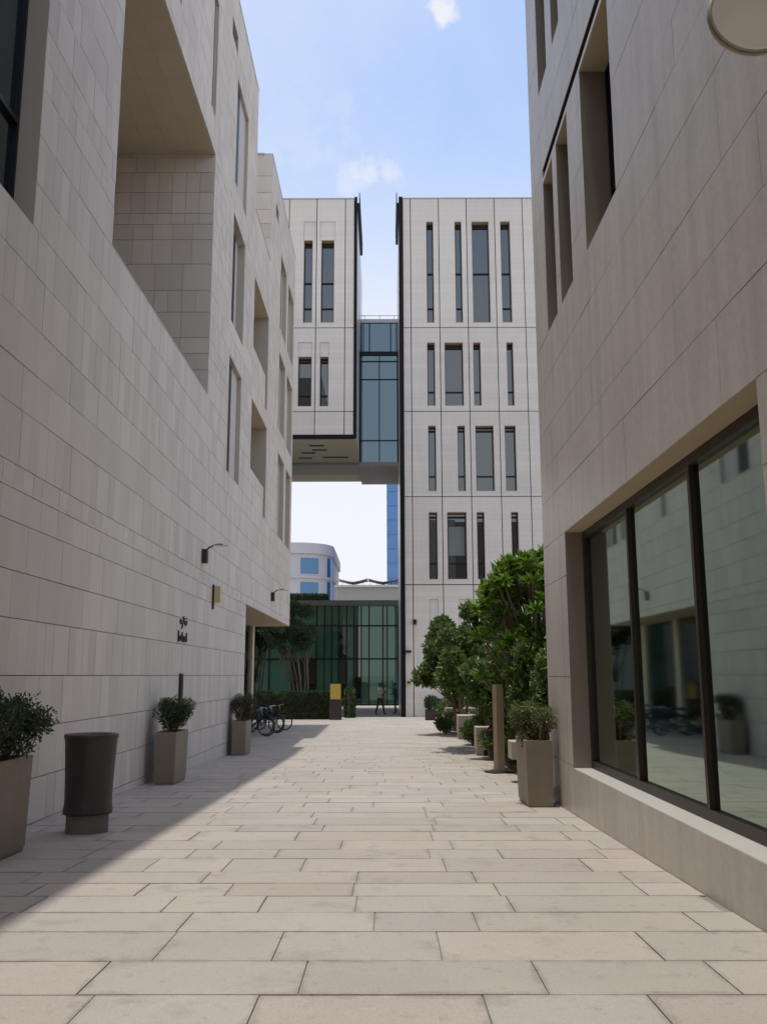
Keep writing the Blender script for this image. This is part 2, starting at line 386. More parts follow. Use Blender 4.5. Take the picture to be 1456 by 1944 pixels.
# ------------------------------------------------------------------ left building
XL = -4.36
LB = thing('stone_building', 'long pale limestone building with deep loggia recesses in full shade', 'building', (-9, 20, -.7))
rootL = LB
def LP(mb, name, m, parent=None, **k):        # build at world coordinates under a root placed elsewhere
    o = mb.build(name, m, parent or LB, **k)
    if parent is None: o.location = tuple(-c for c in LB.location)
    return o
YA, ZT, ZN = 28.2, 21.4, 3.72
regions = [(-12, YA, -.75, ZN), (-12, YA, ZN, ZT), (YA, 32.05, ZN, 17.0), (32.05, 41.0, ZN, ZT)]
OPEN = [  # y0, y1, z0, z1, depth, kind
 (13.44, 21.28, 8.28, 14.72, 3.4, 'loggia'), (6.0, 10.4, 7.0, 12.6, .33, 'glass'), (-4.0, 3.0, 7.0, 12.6, .33, 'glass'),
 (20.55, 21.1, 15.65, 18.9, .07, 'blind'), (23.05, 24.0, 19.62, 20.2, .25, 'dark'), (33.45, 34.3, 19.62, 20.2, .25, 'dark'),
 (15.0, 17.2, 15.65, 18.9, .12, 'blind'), (24.15, 26.25, 15.65, 19.0, .10, 'blind'), (24.15, 26.25, 11.4, 14.68, .23, 'blind'), (24.1, 26.2, 7.04, 10.35, .13, 'blind'),
 (28.35, 32.0, 12.2, 14.66, 2.2, 'loggia'), (31.4, 32.0, 11.05, 12.2, .4, 'slot'),
 (28.35, 32.1, 8.08, 10.42, 2.2, 'loggia'), (31.5, 32.1, 7.06, 8.08, .4, 'slot'),
 (35.4, 37.5, 15.65, 18.9, .18, 'blind'), (35.4, 37.55, 11.4, 14.62, .2, 'blind'), (35.65, 37.75, 7.05, 10.42, .2, 'blind'),
 (38.3, 40.5, 15.7, 18.9, .18, 'blind'), (38.3, 40.45, 11.35, 14.62, .2, 'blind'), (38.5, 40.3, 7.06, 10.4, .2, 'blind'),
]
holes = [o[:4] for o in OPEN]
core = MB()
for (a0, a1, b0, b1) in regions:
    for (p0, p1, q0, q1) in cut((a0, a1, b0, b1), holes): core.box(XL-.30, XL-.03, p0, p1, q0, q1)
LP(core, 'wall_core', 'joint')
body = MB()
body.box(-16, -8.2, -12, YA-.02, -.75, ZT-.4); body.box(-16, -8.2, YA-.02, 32.07, ZN-.2, 16.7); body.box(-16, -8.2, 32.07, 40.98, ZN-.2, ZT-.4)
body.box(-8.2, XL-.30, -12, YA-.02, ZT-.9, ZT-.4); body.box(-8.2, XL-.30, YA-.02, 32.07, 16.2, 16.7); body.box(-8.2, XL-.30, 32.07, 40.98, ZT-.9, ZT-.4)
body.box(-8.2, XL-.30, YA-.25, YA-.01, ZN, ZT-.9); body.box(-8.2, XL-.30, 32.08, 32.3, 16.7, ZT-.9); body.box(-8.2, XL-.30, 40.75, 40.97, ZN, ZT-.9)
body.box(-8.2, XL-.30, YA-.25, YA-.01, -.75, ZN)
LP(body, 'wall_mass', 'reveal')
sf = MB(); sf.box(-8.2, XL-.005, YA, 40.98, ZN-.03, ZN)
LP(sf, 'overhang_soffit', 'soffit')
cope = MB()
cope.box(XL-.32, XL+.012, -12, YA, ZT, ZT+.05); cope.box(XL-.32, XL+.012, YA, 32.05, 17.0, 17.05); cope.box(XL-.32, XL+.012, 32.05, 41.0, ZT, ZT+.05); cope.box(-8.2, XL-.32, 32.0, 32.34, ZT, ZT+.05)
LP(cope, 'parapet_coping', 'blind')
# linings of the openings
for (a, b, c, d, dep, kind) in OPEN:
    xb = XL - dep; m = MB()
    x1 = XL - .004
    if kind == 'slot':
        m.box(xb-.05, xb, a, b, c, d); m.box(xb, x1, b-.004, b+.02, c, d); m.box(xb, x1, a-.02, a+.004, c, d); m.box(xb, x1, a+.004, b-.004, c-.02, c+.004)
        LP(m, 'slot_lining', 'reveal'); continue
    e_ = .004                                                                    # linings stand just proud of the cut wall
    m.box(xb, x1, b-e_, b+.02, c, d); m2 = MB(); m2.box(xb, x1, a-.02, a+e_, c, d); LP(m2, 'jamb', 'reveal')   # jambs
    low = [o for o in OPEN if o[5] == 'slot' and abs(o[3]-c) < .01 and o[0] >= a-.2 and o[1] <= b+.2]
    if low and kind == 'loggia': LP(m, 'jamb', 'reveal'); m = MB(); m.box(xb, x1, a+e_, low[0][0], c-.02, c+e_); m.box(xb, XL-.45, low[0][0], b-e_, c-.02, c+e_)
    else: LP(m, 'jamb', 'reveal'); m = MB(); m.box(xb, x1, a+e_, b-e_, c-.02, c+e_)  # sill
    LP(m, 'sill', 'reveal')
    s = MB(); s.box(xb, x1, a+e_, b-e_, d-e_, d+.02); LP(s, 'recess_soffit', 'soffit' if kind == 'loggia' else 'reveal')
    bk = MB(); bk.box(xb-.05, xb, a, b, c, d)
    if kind in ('glass', 'dark'):
        w = empty('window'); w.parent = LB; w.location = tuple(-q for q in LB.location)
        bk.build('pane', 'win_glass', w)
        fr = MB(); t = .06
        fr.box(xb, xb+.06, a+.006, a+t, c+.006, d-.006); fr.box(xb, xb+.06, b-t, b-.006, c+.006, d-.006); fr.box(xb, xb+.06, a+t, b-t, c+.006, c+t); fr.box(xb, xb+.06, a+t, b-t, d-t, d-.006)
        if kind == 'glass': fr.box(xb, xb+.06, a+t, b-t, 8.35, 8.42); fr.box(xb, xb+.06, (a+b)/2-.03, (a+b)/2+.03, c+t, 8.35); fr.box(xb, xb+.06, (a+b)/2-.03, (a+b)/2+.03, 8.42, d-t)
        fr.build('frame', 'frame', w)
    elif kind == 'blind':
        LP(bk, 'infill_panel', 'blind')
        sw = min(dep*a/4.36 + .38, (b-a)*.8); e = MB(); e.box(xb, xb+.006, a+.006, a+sw, c+.006, d-.006); LP(e, 'slit_pane', 'frame')
    else: LP(bk, 'recess_back', 'reveal')
# stone tiles in courses of uneven height
zs = [-.75, -.28, .26, .88, 1.51, 2.17, 2.72, 3.29, 3.67, 3.96, 4.64, 5.19]
rt_ = random.Random(11)
while zs[-1] < ZT - .5: zs.append(zs[-1] + rt_.choice((.3, .42, .55, .58, .66, .7)))
zs[-1] = ZT
tiles = []
for z0, z1 in zip(zs, zs[1:]):
    w = rt_.choice((.3, .3, .3, .45, .6, .85)); off = rt_.random()*w
    if abs(z0-2.17) < .01: w = .85
    if abs(z0-1.51) < .01 or abs(z0-3.96) < .01: w = .29
    if abs(z0-.88) < .01: w = .42
    y = 3.0 - off
    while y < 41.0:
        a, b = max(y, 3.0), min(y+w, 41.0)
        for (r0, r1, s0, s1) in regions:
            p0, p1, q0, q1 = max(a, r0), min(b, r1), max(z0, s0), min(z1, s1)
            if p1-p0 > .03 and q1-q0 > .03:
                gy0 = .0025 if p0 == a else 0; gy1 = .0025 if p1 == b else 0
                gq0 = .0055 if q0 == z0 else 0; gq1 = .0055 if q1 == z1 else 0
                for r in cut((p0+gy0, p1-gy1, q0+gq0, q1-gq1), holes): tiles.append(r)
        y += w
def seen(r):
    yc, zc = (r[0]+r[1])/2, (r[2]+r[3])/2
    if yc < 9.2 or (zc-1.5) > yc*.80: return 0
    return (r[1]-r[0])*(r[3]-r[2])/yc**3
order = sorted(range(len(tiles)), key=lambda i: -seen(tiles[i]))
big = set(order[:230]); run = MB()
for i, (a, b, c, d) in enumerate(tiles):
    jx = rt_.uniform(-.004, .002)
    if i in big:
        o = piece('stone_tile', XL-.03, XL+jx, a, b, c, d, 'tile', LB); o.location = Vector(o.location) - LB.location
    else: run.box(XL-.03, XL+jx, a, b, c, d, skip='l')
tag(LP(run, 'stone_tile_run', 'tile_s'), kind='stuff')
# coursed end wall and side of the big loggia, side wall of the far block
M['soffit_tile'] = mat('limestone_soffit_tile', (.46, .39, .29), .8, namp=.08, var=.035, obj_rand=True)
yy = 13.46
while yy < 21.24:
    y1 = min(yy + .95, 21.25); xx = XL - .03
    while xx > XL-3.38:
        x0 = max(xx-.56, XL-3.39); o = piece('soffit_tile', x0+.002, xx-.002, yy+.002, y1-.002, 14.69, 14.71, 'soffit_tile', LB); o.location = Vector(o.location) - LB.location; xx -= .56
    yy += .95
cz = [q for q in zs if 8.28 < q < 14.72]; cz = [8.28] + cz + [14.72]
for z0, z1 in zip(cz, cz[1:]):
    if z1-z0 < .06: continue
    w = rt_.choice((.35, .5, .7)); x = XL - .02
    while x > XL-3.4:
        a = max(x-w, XL-3.4); o = piece('stone_tile', a+.004, x-.004, 21.255, 21.282, z0+.007, z1-.007, 'tile', LB); o.location = Vector(o.location) - LB.location; x -= w
run = MB()
for z0, z1 in zip(zs, zs[1:]):
    if z1 > 17.05:
        x = XL-.001; w = rt_.choice((.45, .6, .8))
        while x > -8.2: run.box(max(x-w, -8.2)+.006, x-.006, 32.045, 32.08, max(z0, 17.05)+.009, z1-.009, skip='k'); x -= w
tag(LP(run, 'stone_tile_run', 'tile_s'), kind='stuff')
# recessed ground floor under the overhang
uc = MB(); uc.box(-6.35, -6.05, YA, 40.9, -.75, ZN-.03); LP(uc, 'recessed_wall', 'bronze')
for yy in (31.2, 36.0, 40.55):
    pz = MB(); pz.box(-6.30, -5.93, yy, yy+.55, -.75, ZN-.03); LP(pz, 'pier', 'cream')
for (a, b) in ((28.6, 31.1), (31.85, 35.9), (36.65, 40.45)):
    pz = MB(); pz.box(-6.05, -6.02, a, b, -.6, ZN-.1); LP(pz, 'pane', 'dark_glass')

# ------------------------------------------------------------------ right building
XR = 2.48; YR = 14.15
RB = thing('stone_building', 'smooth grey honed stone building with wide shop window and plinth', 'building', (8, 2, -.4))
def RP(mb, name, m, parent=None, **k):
    o = mb.build(name, m, parent or RB, **k)
    if parent is None: o.location = tuple(-c for c in RB.location)
    return o
ROPEN = [(5.82, 12.45, .28, 3.46, .27, 'shop'), (12.35, 13.12, 6.65, 9.12, .38, 'w'), (11.25, 12.04, 6.65, 9.12, .38, 'w'), (8.98, 10.42, 6.65, 9.12, .38, 'w'),
         (2.0, 13.12, 9.2, 9.36, .16, 'groove'), (12.5, 13.25, 10.74, 13.6, .38, 'w'), (11.52, 12.05, 10.74, 13.6, .38, 'w'), (-4.5, 4.9, .28, 3.46, .27, 'shop')]
rholes = [o[:4] for o in ROPEN]
core = MB()
for (p0, p1, q0, q1) in cut((-12, YR, -.75, 16.0), rholes): core.box(XR+.03, XR+.28, p0, p1, q0, q1)
RP(core, 'wall_core', 'joint')
body = MB(); body.box(6.5, 14, -12, YR, -.75, 15.8); body.box(XR+.28, 6.5, -12, YR, 3.75, 4.0); body.box(XR+.28, 6.5, -12, YR, 15.5, 15.8); body.box(XR+.28, 6.5, YR-.3, YR, -.75, 15.5)
RP(body, 'wall_mass', 'honed_shaded')
flo = MB(); flo.box(XR+.28, 6.5, -12, YR-.3, .1, .2); flo.box(6.2, 6.49, -12, YR-.3, .2, 3.75); flo.box(XR+.9, XR+1.5, 6.5, 6.9, .2, 2.0); flo.box(XR+1.8, XR+2.6, 9.2, 9.5, .2, 1.1)
RP(flo, 'shop_interior', 'room')
rz = [-.75, .315, 1.48, 2.86, 3.46, 4.15, 4.66, 5.24, 6.0, 6.65, 7.1, 7.9, 8.7, 9.2, 9.36, 10.05, 10.74, 11.4, 12.2, 13.0, 14.0, 15.0, 16.0]
rr = random.Random(5)
for z0, z1 in zip(rz, rz[1:]):
    y = -3.0 - rr.random(); w = rr.choice((1.25, 1.35, 1.6, 2.1))
    if z1 <= .32: y = 7.49-2.62*4; w = 2.62
    if abs(z0-6.0) < .01: y = 7.52-1.4*8; w = 1.4
    while y < YR:
        a, b = max(y, -3.0), min(y+w, YR)
        if b-a > .02:
            for (p0, p1, q0, q1) in cut((a+.002, b-(.002 if b < YR else 0), z0+.0035, z1-.0035), rholes):
                o = piece('stone_panel', XR+rr.uniform(-.0012, .0012), XR+.03, p0, p1, q0, q1, 'honed', RB); o.location = Vector(o.location) - RB.location
        y += w
o = piece('stone_return', XR+.001, 6.5, YR, YR+.03, -.75, 16, 'honed', RB); o.location = Vector(o.location) - RB.location
for (a, b, c, d, dep, kind) in ROPEN:
    xb = XR + dep; m = MB()
    if kind == 'groove':
        m.box(xb, xb+.05, a, b, c, d); m.box(XR+.005, xb, a, b, d-.012, d-.002); m.box(XR+.004, xb, a, b, c+.002, c+.01); RP(m, 'shadow_channel', 'bronze'); continue
    x0 = XR + .004
    m.box(x0, xb, b-.004, b+.02, c, d); RP(m, 'jamb', 'honed_shaded'); m = MB(); m.box(x0, xb, a-.02, a+.004, c, d); RP(m, 'jamb', 'honed_shaded')
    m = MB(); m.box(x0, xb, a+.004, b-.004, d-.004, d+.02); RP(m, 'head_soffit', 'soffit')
    m = MB(); m.box(x0, xb+.02, a+.004, b-.004, c-.02, c+.004); RP(m, 'sill', 'sill')
    w = empty('shop_window' if kind == 'shop' else 'window'); w.parent = RB; w.location = tuple(-q for q in RB.location)
    if kind == 'shop':
        muls = [8.0, 10.15] if a > 0 else [-2.4, -.1, 2.4]; t = .065
        fr = MB(); fr.box(xb-.03, xb+.07, a+.006, b-.006, c+.006, c+.10); fr.box(xb-.03, xb+.07, a+.006, b-.006, d-.10, d-.006)
        fr.box(xb-.03, xb+.07, a+.006, a+.07, c+.10, d-.10); fr.box(xb-.03, xb+.07, b-.07, b-.006, c+.10, d-.10); fr.build('frame', 'bronze', w)
        for q in muls:
            fr = MB(); fr.box(xb-.026, xb+.07, q-t/2, q+t/2, c+.10, d-.10); fr.build('mullion', 'bronze', w)
        e = [a+.07] + muls + [b-.07]
        for p, q in zip(e, e[1:]):
            gl = MB(); gl.quad((xb+.02, q, c+.1), (xb+.02, p, c+.1), (xb+.02, p, d-.08), (xb+.02, q, d-.08)); gl.build('pane', 'shop_glass', w)
    else:
        gl = MB(); gl.box(xb, xb+.04, a, b, c, d); gl.build('pane', 'win_glass', w)
        fr = MB(); t = .05; fr.box(xb-.05, xb, a+.006, a+t, c+.006, d-.006); fr.box(xb-.05, xb, b-t, b-.006, c+.006, d-.006); fr.box(xb-.05, xb, a+t, b-t, c+.006, c+t); fr.box(xb-.05, xb, a+t, b-t, d-t, d-.006); fr.box(xb-.05, xb, a+t, b-t, c+.75, c+.80); fr.build('frame', 'frame', w)

# ------------------------------------------------------------------ far office building with bridge
YF = 48.9
FB = thing('office_building', 'pale panelled office block with narrow vertical windows and black edge trim', 'building', (5, 54, -.65))
def FP(mb, name, m, root=None, **k):
    r = root or FB; o = mb.build(name, m, r, **k); o.location = tuple(-c for c in r.location); return o
def facade(root, xs, zrows, opens, blinds, xa, xb_, za, zb):
    hs = [o[:4] for o in opens]; G = .024
    back = MB()
    for (p0, p1, q0, q1) in cut((xa, xb_, za, zb), hs): back.box(p0, p1, YF+.12, YF+.42, q0, q1)
    FP(back, 'backing_wall', 'joint_dark', root)
    for x0, x1 in zip(xs, xs[1:]):
        for z0, z1 in zip(zrows, zrows[1:]):
            m = MB()
            for (p0, p1, q0, q1) in cut((x0+G, x1-G, z0+G, z1-G), hs + [b for b in blinds]): m.box(p0, p1, YF, YF+.12, q0, q1)
            for (b0, b1, c0, c1) in blinds:
                if b0 >= x0 and b1 <= x1 and c0 >= z0 and c1 <= z1:
                    m.box(b0+.012, b1-.012, YF+.035, YF+.12, c0+.012, c1-.012)
            if m.v: FP(m, 'facade_panel', 'precast', root)
    for (x0, x1, z0, z1, wide) in opens:
        w = empty('window'); w.parent = root; w.location = tuple(-c for c in root.location)
        rv = MB(); t = .025
        rv.box(x0, x0+t, YF+.002, YF+.40, z0, z1); rv.box(x1-t, x1, YF+.002, YF+.40, z0, z1); rv.box(x0+t, x1-t, YF+.002, YF+.40, z0, z0+t); rv.build('reveal', 'precast_plain', w)
        rv = MB(); rv.box(x0+t, x1-t, YF+.002, YF+.40, z1-t, z1); rv.build('head', 'soffit', w)
        gl = MB(); gl.box(x0, x1, YF+.40, YF+.44, z0, z1); gl.build('pane', 'win_glass', w)
        fr = MB(); t = .05; zt = z0 + (z1-z0)*(.5 if z1-z0 > 5 else .24)
        fr.box(x0+.025, x0+.025+t, YF+.33, YF+.40, z0, z1); fr.box(x1-.025-t, x1-.025, YF+.33, YF+.40, z0, z1); fr.box(x0+.07, x1-.07, YF+.33, YF+.40, z0+.02, z0+.08); fr.box(x0+.07, x1-.07, YF+.33, YF+.40, z1-.30, z1-.2)
        fr.box(x0+.07, x1-.07, YF+.33, YF+.40, zt-.03, zt+.04)
        if z1-z0 > 5 and not wide: fr.box(x0+.07, x1-.07, YF+.33, YF+.40, z0+.95, z0+1.02)
        fr.build('frame', 'frame', w)
        if wide and z0 < 7 and x0 < 4: bd = MB(); bd.box(x0+.1, x1-.1, YF+.375, YF+.395, z0+1.35, z0+2.95); bd.build('roller_blind', 'blind_cloth', w)
rowsR = [-.75, 6.34, 11.2, 16.07, 21.03, 29.0]
colsR = [1.0, 1.45, 3.09, 4.71, 6.35, 7.98, 9.62, 11.26]
opR = []
for z0, z1, L in ((21.31, 27.55, ((2.35, 2.79), (4.0, 4.43), (4.99, 6.02), (6.65, 7.25), (10.0, 11.0))),
                  (16.38, 20.14, ((2.33, 2.80), (3.32, 4.40), (4.94, 5.39), (6.83, 7.24), (10.1, 10.6))),
                  (11.49, 15.25, ((2.34, 2.80), (3.97, 4.42), (4.97, 6.02), (6.60, 7.25), (10.0, 11.0))),
                  (6.62, 10.34, ((2.32, 2.82), (3.33, 4.42), (4.95, 5.40), (6.83, 7.26), (10.1, 10.6)))):
    for a, b in L: opR.append((a, b, z0, z1, b-a > .9))
blR = [(2.33, 2.8, 2.6, 5.55), (3.9, 4.42, 2.6, 5.55), (4.95, 6.0, 2.6, 5.55)]
facade(FB, colsR, rowsR, opR, blR, 1.0, 11.26, -.75, 28.95)
m = MB(); m.box(.95, 11.26, YF+.43, 60.5, -.75, 28.8); FP(m, 'block_mass', 'grey_render')
m = MB(); m.box(.80, .95, YF+.01, 60.5, -.75, 28.9); FP(m, 'side_wall', 'side')
m = MB(); m.box(.77, .995, YF-.06, YF+.12, -.72, 29.1); FP(m, 'edge_trim', 'black')
m = MB(); m.box(1.0, 11.3, YF-.02, YF+.45, 29.0, 29.06); FP(m, 'parapet_cap', 'precast_plain')
BB = thing('bridge_building', 'pale panelled block raised on a bridge over the passage', 'building', (-6, 54, 14.5))
rowsL = [14.72, 16.07, 21.03, 29.0]; colsL = [-13.4, -11.9, -10.4, -8.8, -7.2, -5.6, -3.99, -2.33, -1.80]
opL = [(-4.74, -4.2, 21.33, 26.41, False), (-3.73, -2.95, 21.33, 26.41, False), (-4.97, -4.17, 16.37, 19.32, True), (-3.74, -3.22, 16.37, 19.32, False),
       (-7.0, -6.3, 21.33, 26.41, False), (-8.4, -7.6, 21.33, 26.41, False), (-6.9, -6.2, 16.37, 19.32, False)]
blL = [(-4.74, -4.06, 26.43, 27.57), (-3.8, -2.92, 26.43, 27.57), (-4.97, -4.17, 19.34, 20.17), (-3.74, -3.22, 19.34, 20.17)]
facade(BB, colsL, rowsL, opL, blL, -13.4, -1.80, 14.72, 28.95)
m = MB(); m.box(-13.4, -1.80, YF+.43, 60.5, 14.75, 28.8); FP(m, 'block_mass', 'grey_render', BB)
m = MB(); m.box(-1.80, -1.66, YF+.13, 60.5, 14.75, 28.9); FP(m, 'side_wall', 'side', BB)
m = MB(); m.box(-1.795, -1.64, YF-.06, YF+.12, 14.53, 29.1); FP(m, 'edge_trim', 'black', BB)
m = MB(); m.box(-13.4, -1.80, YF-.06, YF+.12, 14.50, 14.70); FP(m, 'base_trim', 'black', BB)
m = MB(); m.box(-13.4, -1.8, YF-.02, YF+.45, 29.0, 29.06); FP(m, 'parapet_cap', 'precast_plain', BB)
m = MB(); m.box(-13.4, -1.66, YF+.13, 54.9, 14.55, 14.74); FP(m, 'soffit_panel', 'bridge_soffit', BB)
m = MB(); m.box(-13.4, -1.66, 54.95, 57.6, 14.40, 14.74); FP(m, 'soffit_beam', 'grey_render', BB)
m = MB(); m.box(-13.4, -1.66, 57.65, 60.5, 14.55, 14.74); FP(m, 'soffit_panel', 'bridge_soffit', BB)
m = MB(); m.box(-13.4, -9.2, YF+.5, 60.4, -.75, 14.55); FP(m, 'bridge_pier', 'grey_render', BB)
for (x, y) in ((-4.0, 50.6), (-3.9, 51.6), (-4.6, 52.3), (-3.4, 53.4), (-2.7, 53.4), (-4.9, 53.6)):
    m = MB(); m.box(x-.42, x+.42, y-.09, y+.09, 14.515, 14.55); FP(m, 'soffit_slot', 'black', BB)
GB = thing('glazed_connector', 'blue glass link between the two pale blocks above the passage', 'building', (-.4, 56, 14.5))
def GP(mb, name, m, parent=None):
    o = mb.build(name, m, parent or GB)
    if parent is None: o.location = tuple(-c for c in GB.location)
    return o
xa, xb2 = -1.655, .795
m = MB(); m.box(xa, xb2, 55.0, 60.5, 14.35, 14.62); GP(m, 'floor_slab', 'grey_render')
m = MB(); m.box(xa, xb2, 55.12, 60.4, 14.62, 21.2); GP(m, 'link_mass', 'frame')
zz = [14.62, 16.0, 20.0, 21.2, 21.6]
for i, (a, b) in enumerate(zip(zz, zz[1:])):
    for (p, q) in ((xa+.1, -.44), (-.38, xb2-.05)):
        m = MB(); m.box(p, q, 55.05, 55.10, a, b); GP(m, 'pane', 'conn_glass')
m = MB()
for x in (xa+.05, -.41, xb2-.03): m.box(x-.03, x+.03, 54.98, 55.11, 14.62, 21.6)
GP(m, 'mullion', 'frame')
for z in (16.0, 20.0, 21.2): 
    m = MB(); m.box(xa+.085, xb2-.065, 54.99, 55.1, z-.03, z+.03); GP(m, 'transom', 'frame')
m = MB(); m.box(xa, xb2, 54.95, 57.2, 21.6, 21.85); GP(m, 'roof_beam', 'frame')
for (p, q) in ((xa+.05, -1.1), (-1.05, .30), (.35, xb2-.03)):
    m = MB(); m.box(p, q, 57.05, 57.1, 21.85, 24.6); GP(m, 'pane', 'conn_glass')
m = MB(); m.box(xa, xb2, 57.1, 60.4, 21.85, 24.5); GP(m, 'upper_mass', 'frame')
for x in (-1.075, .325): 
    m = MB(); m.box(x-.035, x+.035, 57.0, 57.12, 21.85, 24.6); GP(m, 'mullion', 'frame')
m = MB(); m.box(xa+.05, xb2-.05, 57.01, 57.09, 22.5, 22.56); GP(m, 'transom', 'frame')
m = MB(); m.box(xa, xb2, 56.95, 60.5, 24.6, 24.85); m.box(xa, xb2, 57.0, 57.04, 25.1, 25.14)
for x in (-1.4, -.4, .55): m.box(x-.02, x+.02, 57.0, 57.04, 24.85, 25.1)
GP(m, 'roof_edge', 'white_rail')
for (x, y1, lab) in ((-1.52, 55.5, 'dark steel roof rail along the bridge block edge'), (.66, 54.0, 'dark steel roof rail along the tall office block edge')):
    r = thing('roof_rail', lab, 'railing', (x, 49, 29.0))
    for z in (.12, .45):
        m = MB(); m.tube([(0, .1, z), (0, y1-49, z)], .03, 6); m.build('rail', 'frame', r)
    for k in range(6):
        yy = .1 + (y1-49.1)*k/5; m = MB(); m.box(-.02, .02, yy-.02, yy+.02, -.3, .48); m.build('baluster', 'frame', r)
    m = MB(); m.box(-.16 if x < 0 else 0, 0 if x < 0 else .16, .0, y1-49, -.34, -.2); m.build('rail_shoe', 'frame', r)

# ------------------------------------------------------------------ glass pavilion beyond the passage
YP = 66.0
PV = thing('glass_pavilion', 'low green glass pavilion with slim dark mullions behind the hedge', 'building', (-4, 70, -.6))
def PP(mb, name, m):
    o = mb.build(name, m, PV); o.location = tuple(-c for c in PV.location); return o
vx = [-13.0, -11.2, -9.5, -8.43, -6.8, -5.04, -4.47, -3.94, -3.45, -2.87, -2.34, -1.81, -1.25, -.25, .06, .85, 3.0, 6.0]
hz = [-.6, 2.68, 5.05, 6.5]
for i, (a, b) in enumerate(zip(vx, vx[1:])):
    for j, (c, d) in enumerate(zip(hz, hz[1:])):
        dark = (i == 4 and j == 0) or (i == 8 and j < 2) or (i == 10 and j < 2)
        m = MB(); m.box(a, b, YP, YP+.05, c, d); PP(m, 'pane', 'dark_glass' if dark else 'pav_glass')
for x in vx[:-1]:
    m = MB(); m.box(x-.04, x+.04, YP-.10, YP-.002, -.6, 6.5); PP(m, 'mullion', 'frame')
for z in (2.68, 5.05, -.55):
    m = MB(); m.box(-13, 6, YP-.08, YP-.004, z-.05, z+.05); PP(m, 'transom', 'frame')
m = MB(); m.box(-13, 6, YP+.06, 76, -.6, 6.5); PP(m, 'pavilion_mass', 'frame')
m = MB(); m.box(-13.2, 6.2, YP-.35, 76, 6.5, 6.88); PP(m, 'roof_slab', 'roof_edge')

# ------------------------------------------------------------------ far buildings
WB = thing('apartment_building', 'distant white building with rounded corner and blue windows', 'building', (-22, 165, -.7))
prof = []
R = 6.0; cx, cy = -16.0, 166.0
prof = [(-40, 160)] + [(cx + R*math.sin(a), cy - R*math.cos(a)) for a in [i*PI/2/10 for i in range(11)]] + [(-10, 190), (-40, 190)]
def extr(pts, z0, z1):
    m = MB(); n = len(pts)
    m.v = [(x, y, z0) for x, y in pts] + [(x, y, z1) for x, y in pts]
    m.f = [(i, (i+1) % n, n+(i+1) % n, n+i) for i in range(n)] + [tuple(range(n, 2*n)), tuple(reversed(range(n)))]; m.m = [0]*len(m.f); return m
def WP(mb, name, m):
    o = mb.build(name, m, WB); o.location = tuple(-c for c in WB.location); return o
def off(k): return [(-40, 160-k)] + [(cx + (R+k)*math.sin(a), cy - (R+k)*math.cos(a)) for a in [i*PI/2/10 for i in range(11)]] + [(-10+k, 190), (-40, 190)]
WP(extr(off(0), -.7, 24.2), 'wall', 'white_render_hazed')
WP(extr(off(.35), 23.0, 24.9), 'roof_band', 'white_render_hazed')
for z in (18.6, 14.2): WP(extr(off(.3), z, z+.35), 'ledge', 'white_render_hazed')
for z0, z1 in ((19.4, 22.2), (14.9, 17.9), (10.2, 13.2)):
    for (p, q) in ((-19.4, -17.6), (-15.2, -12.1)):
        m = MB()
        def pt(x):
            if x <= cx: return (x, 160-.08)
            s = (x-cx)/R; return (x, cy - math.sqrt(max(0, 1-s*s))*R - .08)
        n = 5
        for k in range(n):
            x0, x1 = p+(q-p)*k/n, p+(q-p)*(k+1)/n; A, B = pt(x0), pt(x1)
            m.quad((*A, z0), (*B, z0), (*B, z1), (*A, z1))
        WP(m, 'window', 'blue_glass')
    for a0 in (62, ):
        m = MB()
        for k in range(3):
            t0, t1 = math.radians(a0+k*6), math.radians(a0+(k+1)*6)
            A = (cx+(R+.08)*math.sin(t0), cy-(R+.08)*math.cos(t0)); B = (cx+(R+.08)*math.sin(t1), cy-(R+.08)*math.cos(t1))
            m.quad((*A, z0-.6), (*B, z0-.6), (*B, z1+.3), (*A, z1+.3))
        WP(m, 'window', 'blue_glass')
TW = thing('office_tower', 'distant slim tower of blue glass beside the passage', 'building', (5, 175, -.7))
m = MB(); m.box(.25, 12, 160, 180, -.7, 44)
o = m.build('tower_shell', 'tower_glass', TW); o.location = tuple(-c for c in TW.location)
for k in range(16):
    m = MB(); m.box(.12, 12, 159.85, 180, 3+2.6*k, 3.35+2.6*k); o = m.build('floor_band', 'tower_glass', TW); o.location = tuple(-c for c in TW.location)
CB = thing('rooftop_building', 'distant low grey building with winged roof canopies', 'building', (-2, 112, -.7))
m = MB(); m.box(-6.0, 3.0, 110, 118, -.7, 12.1); o = m.build('wall', 'grey_render', CB); o.location = tuple(-c for c in CB.location)
m = MB(); m.box(-6.3, 3.3, 109.7, 118.3, 12.1, 12.35); o = m.build('roof', 'white_render_hazed', CB); o.location = tuple(-c for c in CB.location)
for x0 in (-5.9, -2.2, 1.4):
    m = MB(); n = 10
    for k in range(n):
        u0, u1 = k/n, (k+1)/n
        f = lambda u: 12.75 + .42*abs(2*u-1)**1.3
        a, b = x0+3.6*u0, x0+3.6*u1
        m.quad((a, 110, f(u0)), (b, 110, f(u1)), (b, 114, f(u1)+.1), (a, 114, f(u0)+.1)); m.quad((a, 110, f(u0)-.08), (a, 114, f(u0)+.02), (b, 114, f(u1)+.02), (b, 110, f(u1)-.08)); m.quad((a, 110, f(u0)-.08), (b, 110, f(u1)-.08), (b, 110, f(u1)), (a, 110, f(u0)))
    o = m.build('canopy', 'canopy', CB); o.location = tuple(-c for c in CB.location)
    m = MB(); m.tube([(x0+1.8, 112, 12.3), (x0+1.8, 112, 12.8)], .1, 8); o = m.build('mast', 'canopy', CB); o.location = tuple(-c for c in CB.location)
m = MB(); m.box(-6.2, 3.2, 109.75, 109.8, 12.7, 12.74)
